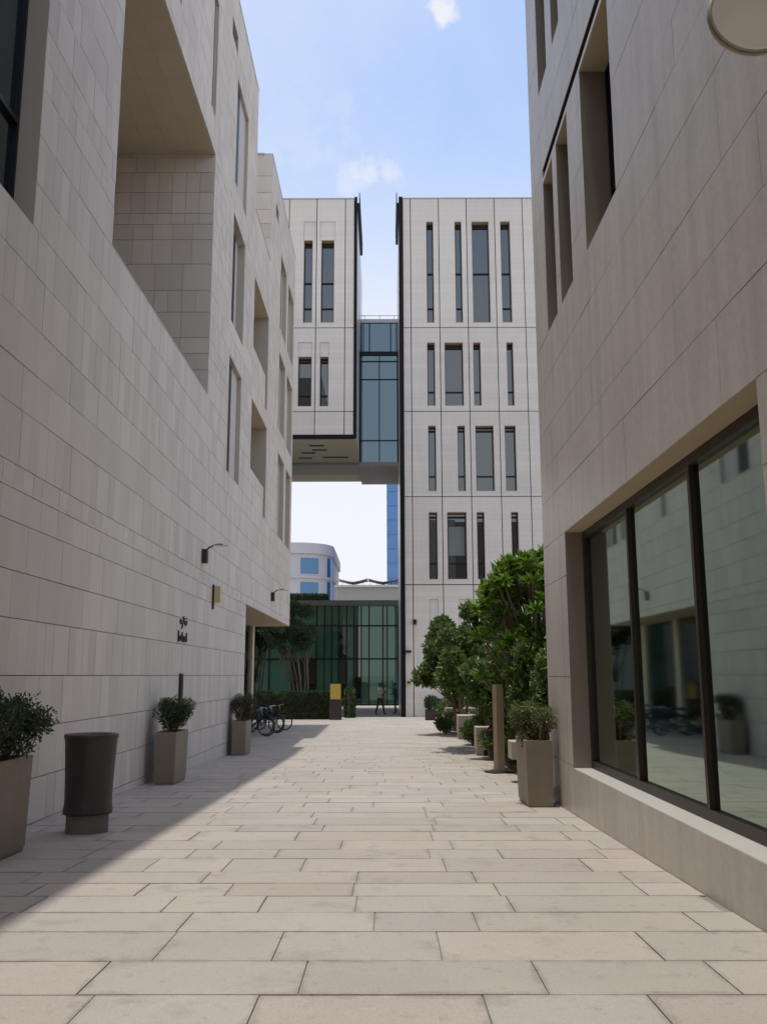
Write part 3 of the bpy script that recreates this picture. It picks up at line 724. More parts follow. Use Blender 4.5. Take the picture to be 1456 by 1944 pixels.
for k in range(12): m.box(-6.2+k*.85, -6.16+k*.85, 109.75, 109.8, 12.35, 12.7)
o = m.build('railing', 'frame', CB); o.location = tuple(-c for c in CB.location)

# ------------------------------------------------------------------ plants
def leaf_mesh(name, pts, dirs, L, W, seed, fold=.25, jitter=.35):
    """one bent diamond per leaf"""
    rs = np.random.RandomState(seed); n = len(pts)
    d = dirs + rs.normal(0, jitter, (n, 3)); d /= np.linalg.norm(d, axis=1)[:, None]
    r = rs.normal(0, 1, (n, 3)); s = np.cross(d, r); s /= np.linalg.norm(s, axis=1)[:, None]; nn = np.cross(s, d)
    l = L*rs.uniform(.7, 1.25, n)[:, None]; w = W*rs.uniform(.75, 1.2, n)[:, None]
    A = pts; B = pts + d*l*.5 + s*w*.5 + nn*w*fold; Cc = pts + d*l - nn*l*.12; D = pts + d*l*.5 - s*w*.5 + nn*w*fold
    v = np.stack([A, B, Cc, D], 1).reshape(-1, 3)
    f = [(4*i, 4*i+1, 4*i+2) for i in range(n)] + [(4*i, 4*i+2, 4*i+3) for i in range(n)]
    me = bpy.data.meshes.new(name); me.from_pydata(v.tolist(), [], f); me.update(); return me
def blob_points(rs, blobs, n, shell=.55):
    wts = np.array([b[1]**2 for b in blobs]); wts = wts/wts.sum()
    idx = rs.choice(len(blobs), n, p=wts); P = np.zeros((n, 3)); D = np.zeros((n, 3))
    for i, k in enumerate(idx):
        c, r = blobs[k]; u = rs.normal(0, 1, 3); u /= np.linalg.norm(u); q = r*(shell + (1-shell)*rs.rand())
        sc = np.array((1, 1, .85)); P[i] = np.array(c) + u*q*sc; D[i] = u*.8 + np.array((0, 0, .2)) + rs.normal(0, .45, 3)
    return P, D
def crown_blobs(rs, c, rx, rz, n, r0, r1):
    out = []
    for _ in range(n):
        u = rs.normal(0, 1, 3); u /= np.linalg.norm(u); q = rs.uniform(.35, .85)
        out.append(((c[0]+u[0]*rx*q, c[1]+u[1]*rx*q, c[2]+u[2]*rz*q), rs.uniform(r0, r1)))
    return out
def make_tree(name, label, base, trunk_h, crown_c, rx, rz, nleaf, L, W, leafm, seed, stems=3, blobs=26, br=(.28, .5), group=None, barkm='bark', spread=.25, cat='tree', tr=.07, shell=.5):
    rs = np.random.RandomState(seed)
    t = thing(name, label, cat, base, 0, group)
    bl = crown_blobs(rs, crown_c, rx, rz, blobs, *br)
    tr_m = MB()
    for k in range(stems):
        a = 2*PI*k/stems + rs.rand(); x, y = spread*.35*math.cos(a), spread*.35*math.sin(a)
        tx, ty = crown_c[0] + spread*2.2*math.cos(a), crown_c[1] + spread*2.2*math.sin(a); zt = crown_c[2]
        mid = ((x*.5+tx*.45) + rs.normal(0, .05), (y*.5+ty*.45) + rs.normal(0, .05), trunk_h*.6 + .1)
        tr_m.tube([(x, y, -.05), mid, (tx, ty, zt)], [tr, tr*.75, tr*.35], 7)
    for (c, r) in bl[:18]:
        p0 = (crown_c[0]*.5 + rs.normal(0, .1), crown_c[1]*.5 + rs.normal(0, .1), trunk_h*.8); tr_m.tube([p0, tuple((np.array(p0)+np.array(c))/2 + rs.normal(0, .06, 3)), c], [tr*.45, tr*.3, tr*.12], 5)
    tr_m.build('trunk', barkm, t, smooth=True)
    P, D = blob_points(rs, bl, nleaf, shell)
    link('crown', leaf_mesh('crown', P, D, L, W, seed), leafm, t)
    return t
# right-hand bed: big-leaved tree by the building corner, glossy trees behind it
rs = np.random.RandomState(21)
t = thing('plumeria_tree', 'tall bright green big-leaved tree beside the honed building corner', 'tree', (3.35, 19.9, gz(19.9)))
mb = MB(); tips = []
for k in range(170):
    a = rs.uniform(0, 2*PI); q = 1.35*math.sqrt(rs.rand()); zt = 4.50 - .45*q*q + min(.15, rs.normal(0, .22)) - (rs.rand() < .45)*rs.uniform(.4, 2.2)
    tip = np.array((q*math.cos(a), q*math.sin(a), zt)); tips.append(tip)
    b0 = np.array((tip[0]*.6, tip[1]*.6, tip[2]-.9)) if k % 5 else np.array((0, 0, 1.5)); mb.tube([tuple(b0), tuple(b0*.4+tip*.6), tuple(tip)], [.03, .022, .014], 5)
mb.tube([(0, 0, -.05), (.06, 0, .8), (0, 0, 1.6)], [.09, .08, .07], 8)
mb.build('trunk', 'bark', t, smooth=True)
P = []; D = []
for tip in tips:
    for k in range(34):
        a = rs.uniform(0, 2*PI); e = rs.uniform(-.5, 1.0); P.append(tip + rs.normal(0, .03, 3)); D.append((math.cos(a), math.sin(a), e))
link('crown', leaf_mesh('crown', np.array(P), np.array(D), .27, .10, 5, fold=.2, jitter=.2), 'leaf_bright', t)
make_tree('laurel_tree', 'wide dark glossy tree overhanging the stone benches', (3.3, 27.0, -.65), 1.2, (-.35, 0, 2.65), 2.15, 1.95, 15000, .15, .09, 'leaf_dark', 31, 3, 52, (.2, .45), 'trees in the bed on the right')
make_tree('laurel_tree', 'glossy dark tree nearest the pale office facade', (2.9, 34.0, -.65), 1.2, (-.4, 0, 2.65), 1.55, 1.7, 10500, .16, .09, 'leaf_dark', 37, 3, 44, (.18, .42), 'trees in the bed on the right')
make_tree('laurel_tree', 'glossy dark tree filling the gap behind the timber post', (3.7, 22.6, -.57), 1.0, (-.1, 0, 2.0), 1.5, 1.6, 11000, .14, .095, 'leaf_dark', 41, 3, 26, (.28, .5), 'trees in the bed on the right')
make_tree('laurel_tree', 'tall glossy tree between the big-leaved tree and the facade', (4.9, 30.5, -.65), 1.6, (0, 0, 3.0), 1.6, 1.5, 6500, .16, .105, 'leaf_dark', 43, 3, 28, (.3, .5), 'trees in the bed on the right')
make_tree('laurel_tree', 'dense dark glossy bush-tree directly behind the corner planter', (3.65, 17.6, gz(17.6)), .7, (0, 0, 1.75), .85, 1.3, 9000, .12, .085, 'leaf_dark', 47, 3, 30, (.22, .42), 'trees in the bed on the right')
make_tree('laurel_tree', 'dense dark glossy bush-tree between timber post and first stone bench', (3.0, 23.9, gz(23.9)), .7, (0, 0, 1.7), 1.15, 1.3, 9000, .13, .09, 'leaf_dark', 49, 3, 30, (.22, .42), 'trees in the bed on the right')
make_tree('laurel_tree', 'dark leafy bush-tree wrapped round the stems of the big-leaved tree', (3.35, 18.9, gz(18.9)), .7, (0, 0, 2.0), .85, 1.15, 8000, .12, .085, 'leaf_dark', 45, 3, 30, (.2, .38), 'trees in the bed on the right')
def low_shrub(label, c, rx, rz, n, leafm, seed, name='low_shrub', L=.12, W=.05, group='low shrubs around the benches'):
    rs = np.random.RandomState(seed); t = thing(name, label, 'shrub', c, 0, group)
    bl = crown_blobs(rs, (0, 0, rz*.8), rx, rz*.6, 10, rx*.28, rx*.5)
    m = MB()
    for (b, r) in bl: m.tube([(0, 0, -.02), (b[0]*.5, b[1]*.5, b[2]*.6), b], [.02, .014, .006], 5)
    m.build('stem', 'bark', t)
    P, D = blob_points(rs, bl, n, .4); P[:, 2] = np.maximum(P[:, 2], .02)
    link('foliage', leaf_mesh('foliage', P, D, L, W, seed), leafm, t); return t
low_shrub('low dark shrub at the foot of the timber post', (2.95, 20.6, gz(20.6)), .45, .5, 1300, 'leaf_dark', 51)
low_shrub('low dark shrub in front of the first stone bench', (2.85, 23.4, gz(23.4)), .5, .55, 1500, 'leaf_dark', 52)
low_shrub('low dark shrub between the stone benches', (2.75, 29.3, -.65), .5, .55, 1500, 'leaf_dark', 53)
low_shrub('low dark shrub beside the far bench slab', (2.2, 34.6, -.65), .4, .5, 1200, 'leaf_dark', 54)
low_shrub('low dark shrub under the pale beam bench', (2.9, 18.0, gz(18.0)), .35, .45, 1200, 'leaf_shrub', 55)
low_shrub('bushy dark shrub behind the planter by the building corner', (3.1, 16.6, gz(16.6)), .55, .9, 2500, 'leaf_dark', 56)
low_shrub('broad dark shrub behind the timber post', (3.6, 21.0, gz(21)), .8, 1.0, 3000, 'leaf_dark', 57)
low_shrub('sprawling green shrub spilling past the first stone bench', (3.35, 24.4, gz(24.4)), .7, .8, 2600, 'leaf_dark', 59)
low_shrub('sprawling green shrub between the first and middle benches', (3.5, 28.0, -.65), .85, 1.0, 3200, 'leaf_dark', 60)
low_shrub('sprawling green shrub in front of the middle bench', (3.35, 30.6, -.65), .65, .8, 2400, 'leaf_dark', 62)
low_shrub('sprawling green shrub at the far end of the bed', (2.9, 37.2, -.65), .9, 1.0, 3000, 'leaf_dark', 63)
low_shrub('small round potted bush standing by the office facade', (2.15, 45.5, -.2), .42, .55, 1300, 'leaf_hedge', 58, L=.1, W=.045, group='bushes by the facade')
o = thing('plant_pot', 'dark square pot under the small round bush', 'pot', (2.15, 45.5, -.65)); m = MB(); m.box(-.25, .25, -.25, .25, 0, .5); m.build('pot_wall', 'brownbox', o, bevel=.01); m = MB(); m.box(-.22, .22, -.22, .22, .5, .51); m.build('soil', 'planter_in', o)
o = thing('utility_box', 'black upright utility box against the office facade', 'box', (2.68, 48.5, -.65)); m = MB(); m.box(-.2, .2, -.2, .2, 0, .95); m.build('casing', 'black', o, bevel=.01); m = MB(); m.box(-.16, .16, -.215, -.202, .1, .85); m.build('door', 'frame', o)
# multi-stem tree in the shade behind the hedge
rs = np.random.RandomState(61)
t = thing('courtyard_tree', 'shaded multi-stem tree with pale bare trunks behind the hedge', 'tree', (-4.7, 50.2, -.65))
mb = MB(); ends = []
for k in range(6):
    x0 = -.55 + .2*k; x1 = -1.3 + .34*k + rs.normal(0, .1)
    ends.append((x1, rs.normal(0, .4), 3.6)); mb.tube([(x0*.35, rs.normal(0, .1), -.02), (x0, rs.normal(0, .15), 1.5), ends[-1]], [.05, .042, .03], 7)
    for q in range(3): e = ends[-1]; mb.tube([(x0, 0, 1.9), ((x0+e[0])/2, .1, 2.8), (e[0]+rs.normal(0, .7), rs.normal(0, .6), 4.3+rs.rand())], [.04, .03, .015], 5)
mb.build('trunk', 'palebark', t, smooth=True)
bl = crown_blobs(rs, (-.75, 0, 4.7), 1.85, 1.75, 34, .3, .55)
P, D = blob_points(rs, bl, 7500, .35); link('crown', leaf_mesh('crown', P, D, .16, .06, 61), 'leaf_shade', t)
make_tree('courtyard_tree', 'dense dark tree against the left end of the glass pavilion', (-7.6, 53.0, -.65), 2.2, (0, 0, 5.0), 1.9, 2.0, 7000, .18, .07, 'leaf_shade', 67, 4, 34, (.35, .6), barkm='palebark', spread=.35)
# clipped hedge
def hedge(label, x0, x1, y0, y1, h, n, seed, z=-.65):
    rs = np.random.RandomState(seed); t = thing('clipped_hedge', label, 'hedge', ((x0+x1)/2, (y0+y1)/2, z))
    a, b = (x1-x0)/2, (y1-y0)/2
    core = MB(); core.box(-a+.12, a-.12, -b+.12, b-.12, 0, h-.12); core.build('branch_core', 'bark', t)
    P = np.zeros((n, 3)); D = np.zeros((n, 3)); ar = [2*a*h, 2*b*h, 2*b*h, 4*a*b]; fc = rs.choice(4, n, p=np.array(ar)/sum(ar))
    for i in range(n):
        u, v, w = rs.uniform(-1, 1), rs.rand(), rs.uniform(-.16, .03)
        if fc[i] == 0: P[i] = (u*a, -b-w, v*h); D[i] = (0, -1, .4)
        elif fc[i] == 1: P[i] = (a+w, u*b, v*h); D[i] = (1, 0, .4)
        elif fc[i] == 2: P[i] = (-a-w, u*b, v*h); D[i] = (-1, 0, .4)
        else: P[i] = (u*a, (2*v-1)*b, h+w); D[i] = (0, 0, 1)
    link('foliage', leaf_mesh('foliage', P, D, .13, .06, seed, jitter=.6), 'leaf_hedge', t)
hedge('long clipped dark green hedge behind the parked bicycles', -7.3, -2.75, 46.2, 47.4, 1.3, 9000, 71)
hedge('short hedge end to the right of the yellow information stand', -2.15, -1.75, 47.8, 50.4, 1.45, 2200, 72)

hedge('dark planting strip along the pavilion roof edge', -9.0, -4.3, 66.2, 67.4, .48, 3800, 73, 6.88)

# ------------------------------------------------------------------ planter troughs with shrubs
def planter(label, x, y, rz=0):
    t = thing('planter_box', label, 'planter', (x, y, gz(y)-.002), rz)
    m = MB(); a, b, h, e, wt = .175, .49, .93, .018, .035
    def ring(z, k, s): return [(-a-k+s, -b-k+s, z), (a+k-s, -b-k+s, z), (a+k-s, b+k-s, z), (-a-k+s, b+k-s, z)]
    rings = [ring(0, -.012, 0), ring(.03, -.012, 0), ring(.035, 0, 0), ring(h, e, 0), ring(h, e, wt), ring(h-.09, e, wt)]
    for r in rings: m.v += r
    for i in range(len(rings)-1):
        for j in range(4): m.f.append((4*i+j, 4*i+(j+1) % 4, 4*i+4+(j+1) % 4, 4*i+4+j)); m.m.append(0)
    m.build('trough', 'planter', t)
    m = MB(); m.box(-a+.01, a-.01, -b+.01, b-.01, h-.1, h-.085); m.build('soil', 'planter_in', t); return t
def shrub(label, x, y, wx, wy, h, n, leafm, seed, brown=0, open_=.35, lean=(0, 0)):
    rs = np.random.RandomState(seed); t = thing('potted_shrub', label, 'shrub', (x, y, gz(y)+.835), 0)
    bl = []
    for _ in range(20):
        u = rs.uniform(-1, 1, 2); 
        if u@u > 1: u /= math.sqrt(u@u)+.2
        bl.append(((u[0]*wx*.62+lean[0], u[1]*wy*.7+lean[1], h*(.42 + .36*rs.rand()*(1-.35*(u@u))+.06)), rs.uniform(.11, .2)))
    for _ in range(8): u = rs.uniform(-1, 1, 2); bl.append(((u[0]*wx*.4+lean[0]*.5, u[1]*wy*.5, h*rs.uniform(.2, .45)), rs.uniform(.08, .15)))
    m = MB()
    for k in range(7):
        y0 = -.4 + .8*k/6; m.tube([(rs.normal(0, .05), y0, 0), (rs.normal(0, .08), y0*1.1, h*.2), (rs.normal(0, .12), y0*1.2, h*.42)], [.018, .014, .01], 6)
    for (c, r) in bl: 
        y0 = max(-.42, min(.42, c[1]*.8)); m.tube([(rs.normal(0, .04), y0, .02), (c[0]*.45+rs.normal(0, .03), (y0+c[1])/2, c[2]*.5), c], [.010, .007, .003], 5)
        for q in range(4):
            e = np.array(c) + np.clip(rs.normal(0, r*.5, 3), -r*.8, r*.8); m.tube([tuple(np.array(c)*.8 + np.array((0, 0, .03))), tuple(e)], [.004, .002], 4)
    m.build('stem', 'bark', t)
    P, D = blob_points(rs, bl, n, open_); link('foliage', leaf_mesh('foliage', P, D, .042, .022, seed, jitter=.6), leafm, t)
    if brown:
        P, D = blob_points(rs, [(c, r) for c, r in bl if c[2] < h*.62] or bl, brown, open_); P[:, 2] -= .05
        link('withered_foliage', leaf_mesh('withered_foliage', P, D, .04, .02, seed+1, jitter=.7), 'leaf_brown', t)
    sp = MB(); PP_ = []; DD_ = []
    for q in range(3):                                              # stray shoots
        b = np.array(bl[rs.randint(12)][0]); e = b + np.array((rs.uniform(.08, .3), rs.uniform(-.3, .3), rs.uniform(.1, .28))); sp.tube([tuple(b), tuple(e)], [.004, .002], 4)
        for w in range(10): PP_.append(b + (e-b)*rs.uniform(.4, 1)); DD_.append(rs.normal(0, 1, 3))
    sp.build('shoot', 'bark', t); link('shoot_leaf', leaf_mesh('shoot_leaf', np.array(PP_), np.array(DD_), .045, .022, seed+2), leafm, t)
    return t
planter('brown trough planter beside the dark litter bin', -3.84, 9.12); shrub('leafy green shrub in the planter beside the litter bin', -3.84, 9.12, .55, .6, .80, 6500, 'leaf_shrub', 81, 0, .3, (.06, 0))
planter('brown trough planter under the wall lettering', -3.99, 17.3); shrub('leafy shrub in the planter under the wall lettering', -3.99, 17.3, .52, .5, .80, 5200, 'leaf_shrub', 83, 0, .3)
planter('brown trough planter in front of the parked bicycles', -4.03, 25.9); shrub('brownish thinning shrub in the planter by the bicycles', -4.03, 25.9, .62, .6, .95, 3200, 'leaf_shrub', 85, 3200, .3)
planter('brown trough planter at the corner of the honed building', 2.17, 13.78); shrub('shrub with green top and brown dry underside by the building corner', 2.17, 13.78, .40, .5, .70, 3200, 'leaf_dry', 87, 3400, .25)

# ------------------------------------------------------------------ litter bin
bx, by = -3.47, 10.95
t = thing('litter_bin', 'dark metal litter bin flaring to a wide rim on a round plinth', 'bin', (bx, by, gz(by)-.006))
m = MB(); m.lathe([(.0, 0), (.235, 0), (.238, .01), (.238, .24), (0, .24)], 36); m.build('plinth', 'binbase', t, smooth=False)
m = MB(); m.lathe([(.0, .215), (.276, .215), (.280, .24), (.268, .33), (.266, .40), (.272, .6), (.284, .85), (.294, 1.0), (.300, 1.05), (.302, 1.06)], 40); m.build('body', 'bin', t, smooth=True)
m = MB(); m.lathe([(.302, 1.06), (.308, 1.065), (.308, 1.105), (.300, 1.112), (.225, 1.105), (.20, 1.06), (.20, .9), (0, .9)], 40); m.build('rim', 'bin', t, smooth=True)
for k in range(18):
    a = 2*PI*k/18; m = MB(); m.tube([(.262*math.cos(a), .262*math.sin(a), .42), (.267*math.cos(a), .267*math.sin(a), .6), (.279*math.cos(a), .279*math.sin(a), .85), (.286*math.cos(a), .286*math.sin(a), .97)], .0065, 5); o = m.build('rib', 'bin', t)

# ------------------------------------------------------------------ wall fittings on the left building
def wall_lamp(label, y, z):
    t = thing('wall_lamp', label, 'lamp', (XL, y, z), 0, 'wall lamps on the left building')
    m = MB(); m.box(.0, .13, -.09, .09, -.17, .16); m.build('housing', 'bronze', t, bevel=.008)
    m = MB(); m.tube([(.06, 0, .12), (.16, 0, .20), (.28, 0, .265), (.40, 0, .285), (.48, 0, .28)], [.022, .020, .018, .016, .014], 8); m.build('arm', 'bronze', t, smooth=True)
    m = MB(); m.box(.26, .62, -.06, .06, .235, .262); h = m.build('lamp_head', 'lamp_lens', t, bevel=.006); return t
wall_lamp('curved-arm wall lamp above the pale yellow blade sign', 21.3, 4.30)
wall_lamp('curved-arm wall lamp above the overhang by the building end', 34.3, 4.45)
t = thing('blade_sign', 'small pale yellow blade sign projecting from the limestone wall', 'sign', (XL, 22.7, 3.3))
m = MB(); m.box(.02, .20, -.02, .02, 0, .42); m.build('panel', 'paleyellow', t, bevel=.004); m = MB(); m.box(-.005, .05, -.025, .025, -.16, .46); m.build('bracket', 'bronze', t)
t = thing('wall_plate', 'slim dark vertical plate on the wall behind the planter shrub', 'plate', (XL, 19.45, .95))
m = MB(); m.box(-.005, .05, -.11, .11, 0, .60); m.build('plate', 'bronze', t, bevel=.004); m = MB(); m.box(.05, .056, -.08, .08, .06, .54); m.build('face', 'frame', t)
# two lines of black letters fixed to the wall (strokes only: too small to read in the photograph)
t = thing('wall_lettering', 'two short lines of black fixed lettering on the limestone wall', 'lettering', (XL, 19.5, 2.2))
def stroke(pts, r): 
    m = MB(); m.tube([(.012, a, b) for a, b in pts], r, 5); m.build('letter', 'black_letter', t)
L1 = [[(-.30,.40),(-.30,.47),(-.22,.48),(-.20,.42),(-.26,.39)], [(-.20,.42),(-.12,.42),(-.08,.34),(-.16,.30)], [(0,.56),(.0,.42),(-.08,.40)], [(.02,.52),(.10,.42),(.16,.46)], [(.12,.42),(.2,.38),(.30,.40),(.34,.48)], [(.24,.52),(.25,.53)]]
L2 = [[(-.42,.02),(-.42,.24)], [(-.42,.02),(-.32,.04),(-.32,.12),(-.40,.13)], [(-.25,.03),(-.25,.13),(-.16,.13),(-.16,.03)], [(-.08,.02),(-.08,.22)], [(-.12,.14),(-.02,.14)], [(.04,.03),(.04,.13),(.12,.13),(.12,.03),(.04,.03)], [(.18,.02),(.18,.13),(.28,.13),(.28,.02)], [(.34,.02),(.34,.22)]]
for s in L1: stroke(s, .022)
for s in L2: stroke(s, .024)

# round projecting sign on the right building
t = thing('round_sign', 'round blank beige blade sign projecting from the honed wall', 'sign', (2.09, 4.6, 5.21))
m = MB(); n = 48
for yy in (-.03, .03):
    m.v += [(.235*math.cos(2*PI*k/n), yy, .235*math.sin(2*PI*k/n)) for k in range(n)]
m.f = [tuple(range(n)), tuple(reversed(range(n, 2*n)))] + [(k, n+k, n+(k+1) % n, (k+1) % n) for k in range(n)]; m.m = [0]*len(m.f)
m.build('disc', 'disc', t)
m = MB(); m.torus((0, 0, 0), .238, .012, 'y', 48, 8); m.torus((0, -.026, 0), .236, .009, 'y', 48, 6); m.build('rim', 'discrim', t, smooth=True)
m = MB(); m.box(.23, .395, -.02, .02, -.02, .02); m.build('bracket', 'discrim', t)

# ------------------------------------------------------------------ right-hand bed: post, benches
t = thing('timber_post', 'square timber-toned post on a flat base plate', 'post', (2.33, 19.35, gz(19.35)), math.radians(22))
m = MB(); m.box(-.085, .085, -.085, .085, .03, 1.80); m.build('shaft', 'post', t, bevel=.006)
m = MB(); m.box(-.24, .24, -.20, .20, 0, .035); m.build('base_plate', 'bronze', t, bevel=.005)
def bench(label, x0, x1, y0, y1, h, th, name='stone_bench', ins=.1):
    t = thing(name, label, 'bench', ((x0+x1)/2, (y0+y1)/2, gz((y0+y1)/2)), 0, 'stone benches in the bed'); a, b = (x1-x0)/2, (y1-y0)/2
    m = MB(); m.box(-a, a, -b, b, h-th, h); m.build('seat', 'benchstone', t, bevel=.01)
    for s in (-1, 1):
        m = MB(); m.box(s*(a-ins)-.09, s*(a-ins)+.09, -b+.06, b-.06, -.02, h-th); m.build('leg', 'benchstone', t)
bench('pale stone beam bench behind the trough planter', 2.27, 3.9, 17.0, 17.5, .74, .32, ins=.5)
bench('blocky stone bench under the dark glossy trees', 2.42, 3.7, 25.1, 25.8, .76, .60)
bench('blocky stone bench in the middle of the bed', 2.45, 3.6, 31.7, 32.6, .80, .62)
bench('thin slab stone bench at the far end of the bed', 2.25, 3.9, 35.0, 36.0, .92, .12)
g = MB(); g.box(2.72, 7.5, 14.4, 40, -.74, -.40)
bed = tag(g.build('planting_bed', 'planter_in'), kind='structure')
t = thing('ground_light', 'small black floodlight at the foot of the honed building corner', 'light', (2.42, 14.42, gz(14.4)))
m = MB(); m.box(-.05, .05, -.04, .04, 0, .05); m.build('stand', 'black', t); m = MB(); m.box(-.06, .06, -.07, .07, .05, .17); m.build('head', 'black', t, bevel=.01)

# ------------------------------------------------------------------ information stand, facade fittings
t = thing('information_stand', 'yellow panel on a dark brown box stand before the hedge', 'stand', (-2.52, 45.8, -.65))
m = MB(); m.box(-.30, .30, -.14, .14, 0, .95); m.build('cabinet', 'brownbox', t, bevel=.01)
m = MB(); m.box(-.26, .26, -.17, -.13, 1.0, 1.74); m.build('panel', 'yellow', t, bevel=.005)
m = MB(); m.box(-.24, .24, -.128, -.10, .95, 1.70); m.build('panel_back', 'brownbox', t)
for nm, lab, x, z, w, h in (('security_camera', 'small dark camera on the office facade above the others', 1.52, 4.2, .10, .26), ('wall_fixture', 'small dark box fixture halfway up the office facade edge', 1.17, 2.70, .16, .12), ('access_panel', 'small olive access panel low on the office facade edge', 1.17, 1.02, .14, .24)):
    t = thing(nm, lab, 'fixture', (x, YF, z)); m = MB(); m.box(-w, w, -.16, .0, 0, h); m.build('casing', 'bronze' if nm != 'access_panel' else 'paleyellow', t, bevel=.01); m = MB(); m.box(-w*.5, w*.5, -.175, -.162, h*.3, h*.7); m.build('lens', 'frame', t)

# ------------------------------------------------------------------ bicycles
def bicycle():
    t = empty('bicycle'); R = .335; fx, rx = .54, -.52
    for nm, wx in (('front_wheel', fx), ('rear_wheel', rx)):
        w = empty(nm); w.parent = t; w.location = (wx, 0, R)
        m = MB(); m.torus((0, 0, 0), R-.02, .022, 'y', 30, 6); m.build('tyre', 'rubber', w, smooth=True)
        m = MB(); m.torus((0, 0, 0), R-.045, .010, 'y', 30, 5); m.build('rim', 'steel', w, smooth=True)
        m = MB()
        for k in range(12): a = 2*PI*k/12; m.tube([(0, .02*(-1)**k, 0), ((R-.05)*math.cos(a), 0, (R-.05)*math.sin(a))], .003, 3, False)
        m.tube([(0, -.05, 0), (0, .05, 0)], .018, 8); m.build('spokes', 'steel', w)
    bb, st, ht, hb = (-.06, 0, .29), (-.20, 0, .78), (.36, 0, .82), (.40, 0, .68)
    m = MB(); m.tube([bb, st], .017, 8); m.tube([st, ht], .018, 8); m.tube([bb, hb], .021, 8); m.tube([ht, hb], .022, 8)
    for s in (-.045, .045): m.tube([(bb[0], s*.5, bb[2]), (rx, s, R)], .010, 6); m.tube([(st[0], s*.4, st[2]-.04), (rx, s, R)], .009, 6)
    m.build('frame', 'navy', t, smooth=True)
    m = MB()
    for s in (-.045, .045): m.tube([(hb[0], s*.7, hb[2]), (.47, s, .5), (fx, s, R)], .011, 6)
    m.build('fork', 'navy', t, smooth=True)
    m = MB(); m.tube([ht, (.345, 0, .96)], .014, 8); m.tube([(.42, -.30, .98), (.345, -.18, .99), (.345, .18, .99), (.42, .30, .98)], .011, 8); m.build('handlebar', 'steel', t, smooth=True)
    m = MB(); m.tube([st, (-.22, 0, .90)], .013, 8); m.build('seat_post', 'steel', t)
    m = MB(); m.tube([(-.34, 0, .93), (-.27, 0, .945), (-.16, 0, .935), (-.06, 0, .925)], [.055, .065, .035, .018], 10); m.build('saddle', 'bike_black', t, smooth=True)
    m = MB(); m.torus((bb[0], .03, bb[2]), .085, .008, 'y', 20, 4); m.tube([(bb[0], -.07, bb[2]), (bb[0], .07, bb[2])], .014, 8); m.tube([(bb[0], .06, bb[2]), (bb[0]+.12, .06, bb[2]-.12)], .008, 6); m.tube([(bb[0], -.06, bb[2]), (bb[0]-.12, -.06, bb[2]+.12)], .008, 6); m.box(bb[0]+.08, bb[0]+.17, .05, .14, bb[2]-.135, bb[2]-.115); m.box(bb[0]-.17, bb[0]-.08, -.14, -.05, bb[2]+.115, bb[2]+.135); m.build('crank', 'steel', t)
    for nm, wx in (('front_mudguard', fx), ('rear_mudguard', rx)):
        m = MB(); m.tube([(wx + (R+.02)*math.cos(a), 0, R + (R+.02)*math.sin(a)) for a in [math.radians(20 + 14*k + (0 if wx < 0 else -5)) for k in range(11)]], .016, 5); m.build(nm, 'bike_black', t, smooth=True)
    return t
proto = bicycle()
blabels = ['navy bicycle standing first in the row behind the planter', 'navy bicycle parked second in the row', 'navy bicycle parked third in the row', 'navy bicycle parked fourth in the row', 'navy bicycle parked last in the row before the hedge']
for k, (x, y, rzd, ln) in enumerate(((-4.85, 33.6, -14, 5), (-4.98, 34.5, -20, -4), (-4.72, 35.5, -12, 6), (-4.82, 36.4, -18, 4), (-4.62, 37.3, -10, 5))):
    b = proto if k == 0 else copy_tree(proto)
    b.location = (x, y, gz(y)); b.rotation_euler = (math.radians(ln), 0, math.radians(rzd)); tag(b, blabels[k], 'bicycle', 'bicycles in the rack under the overhang')

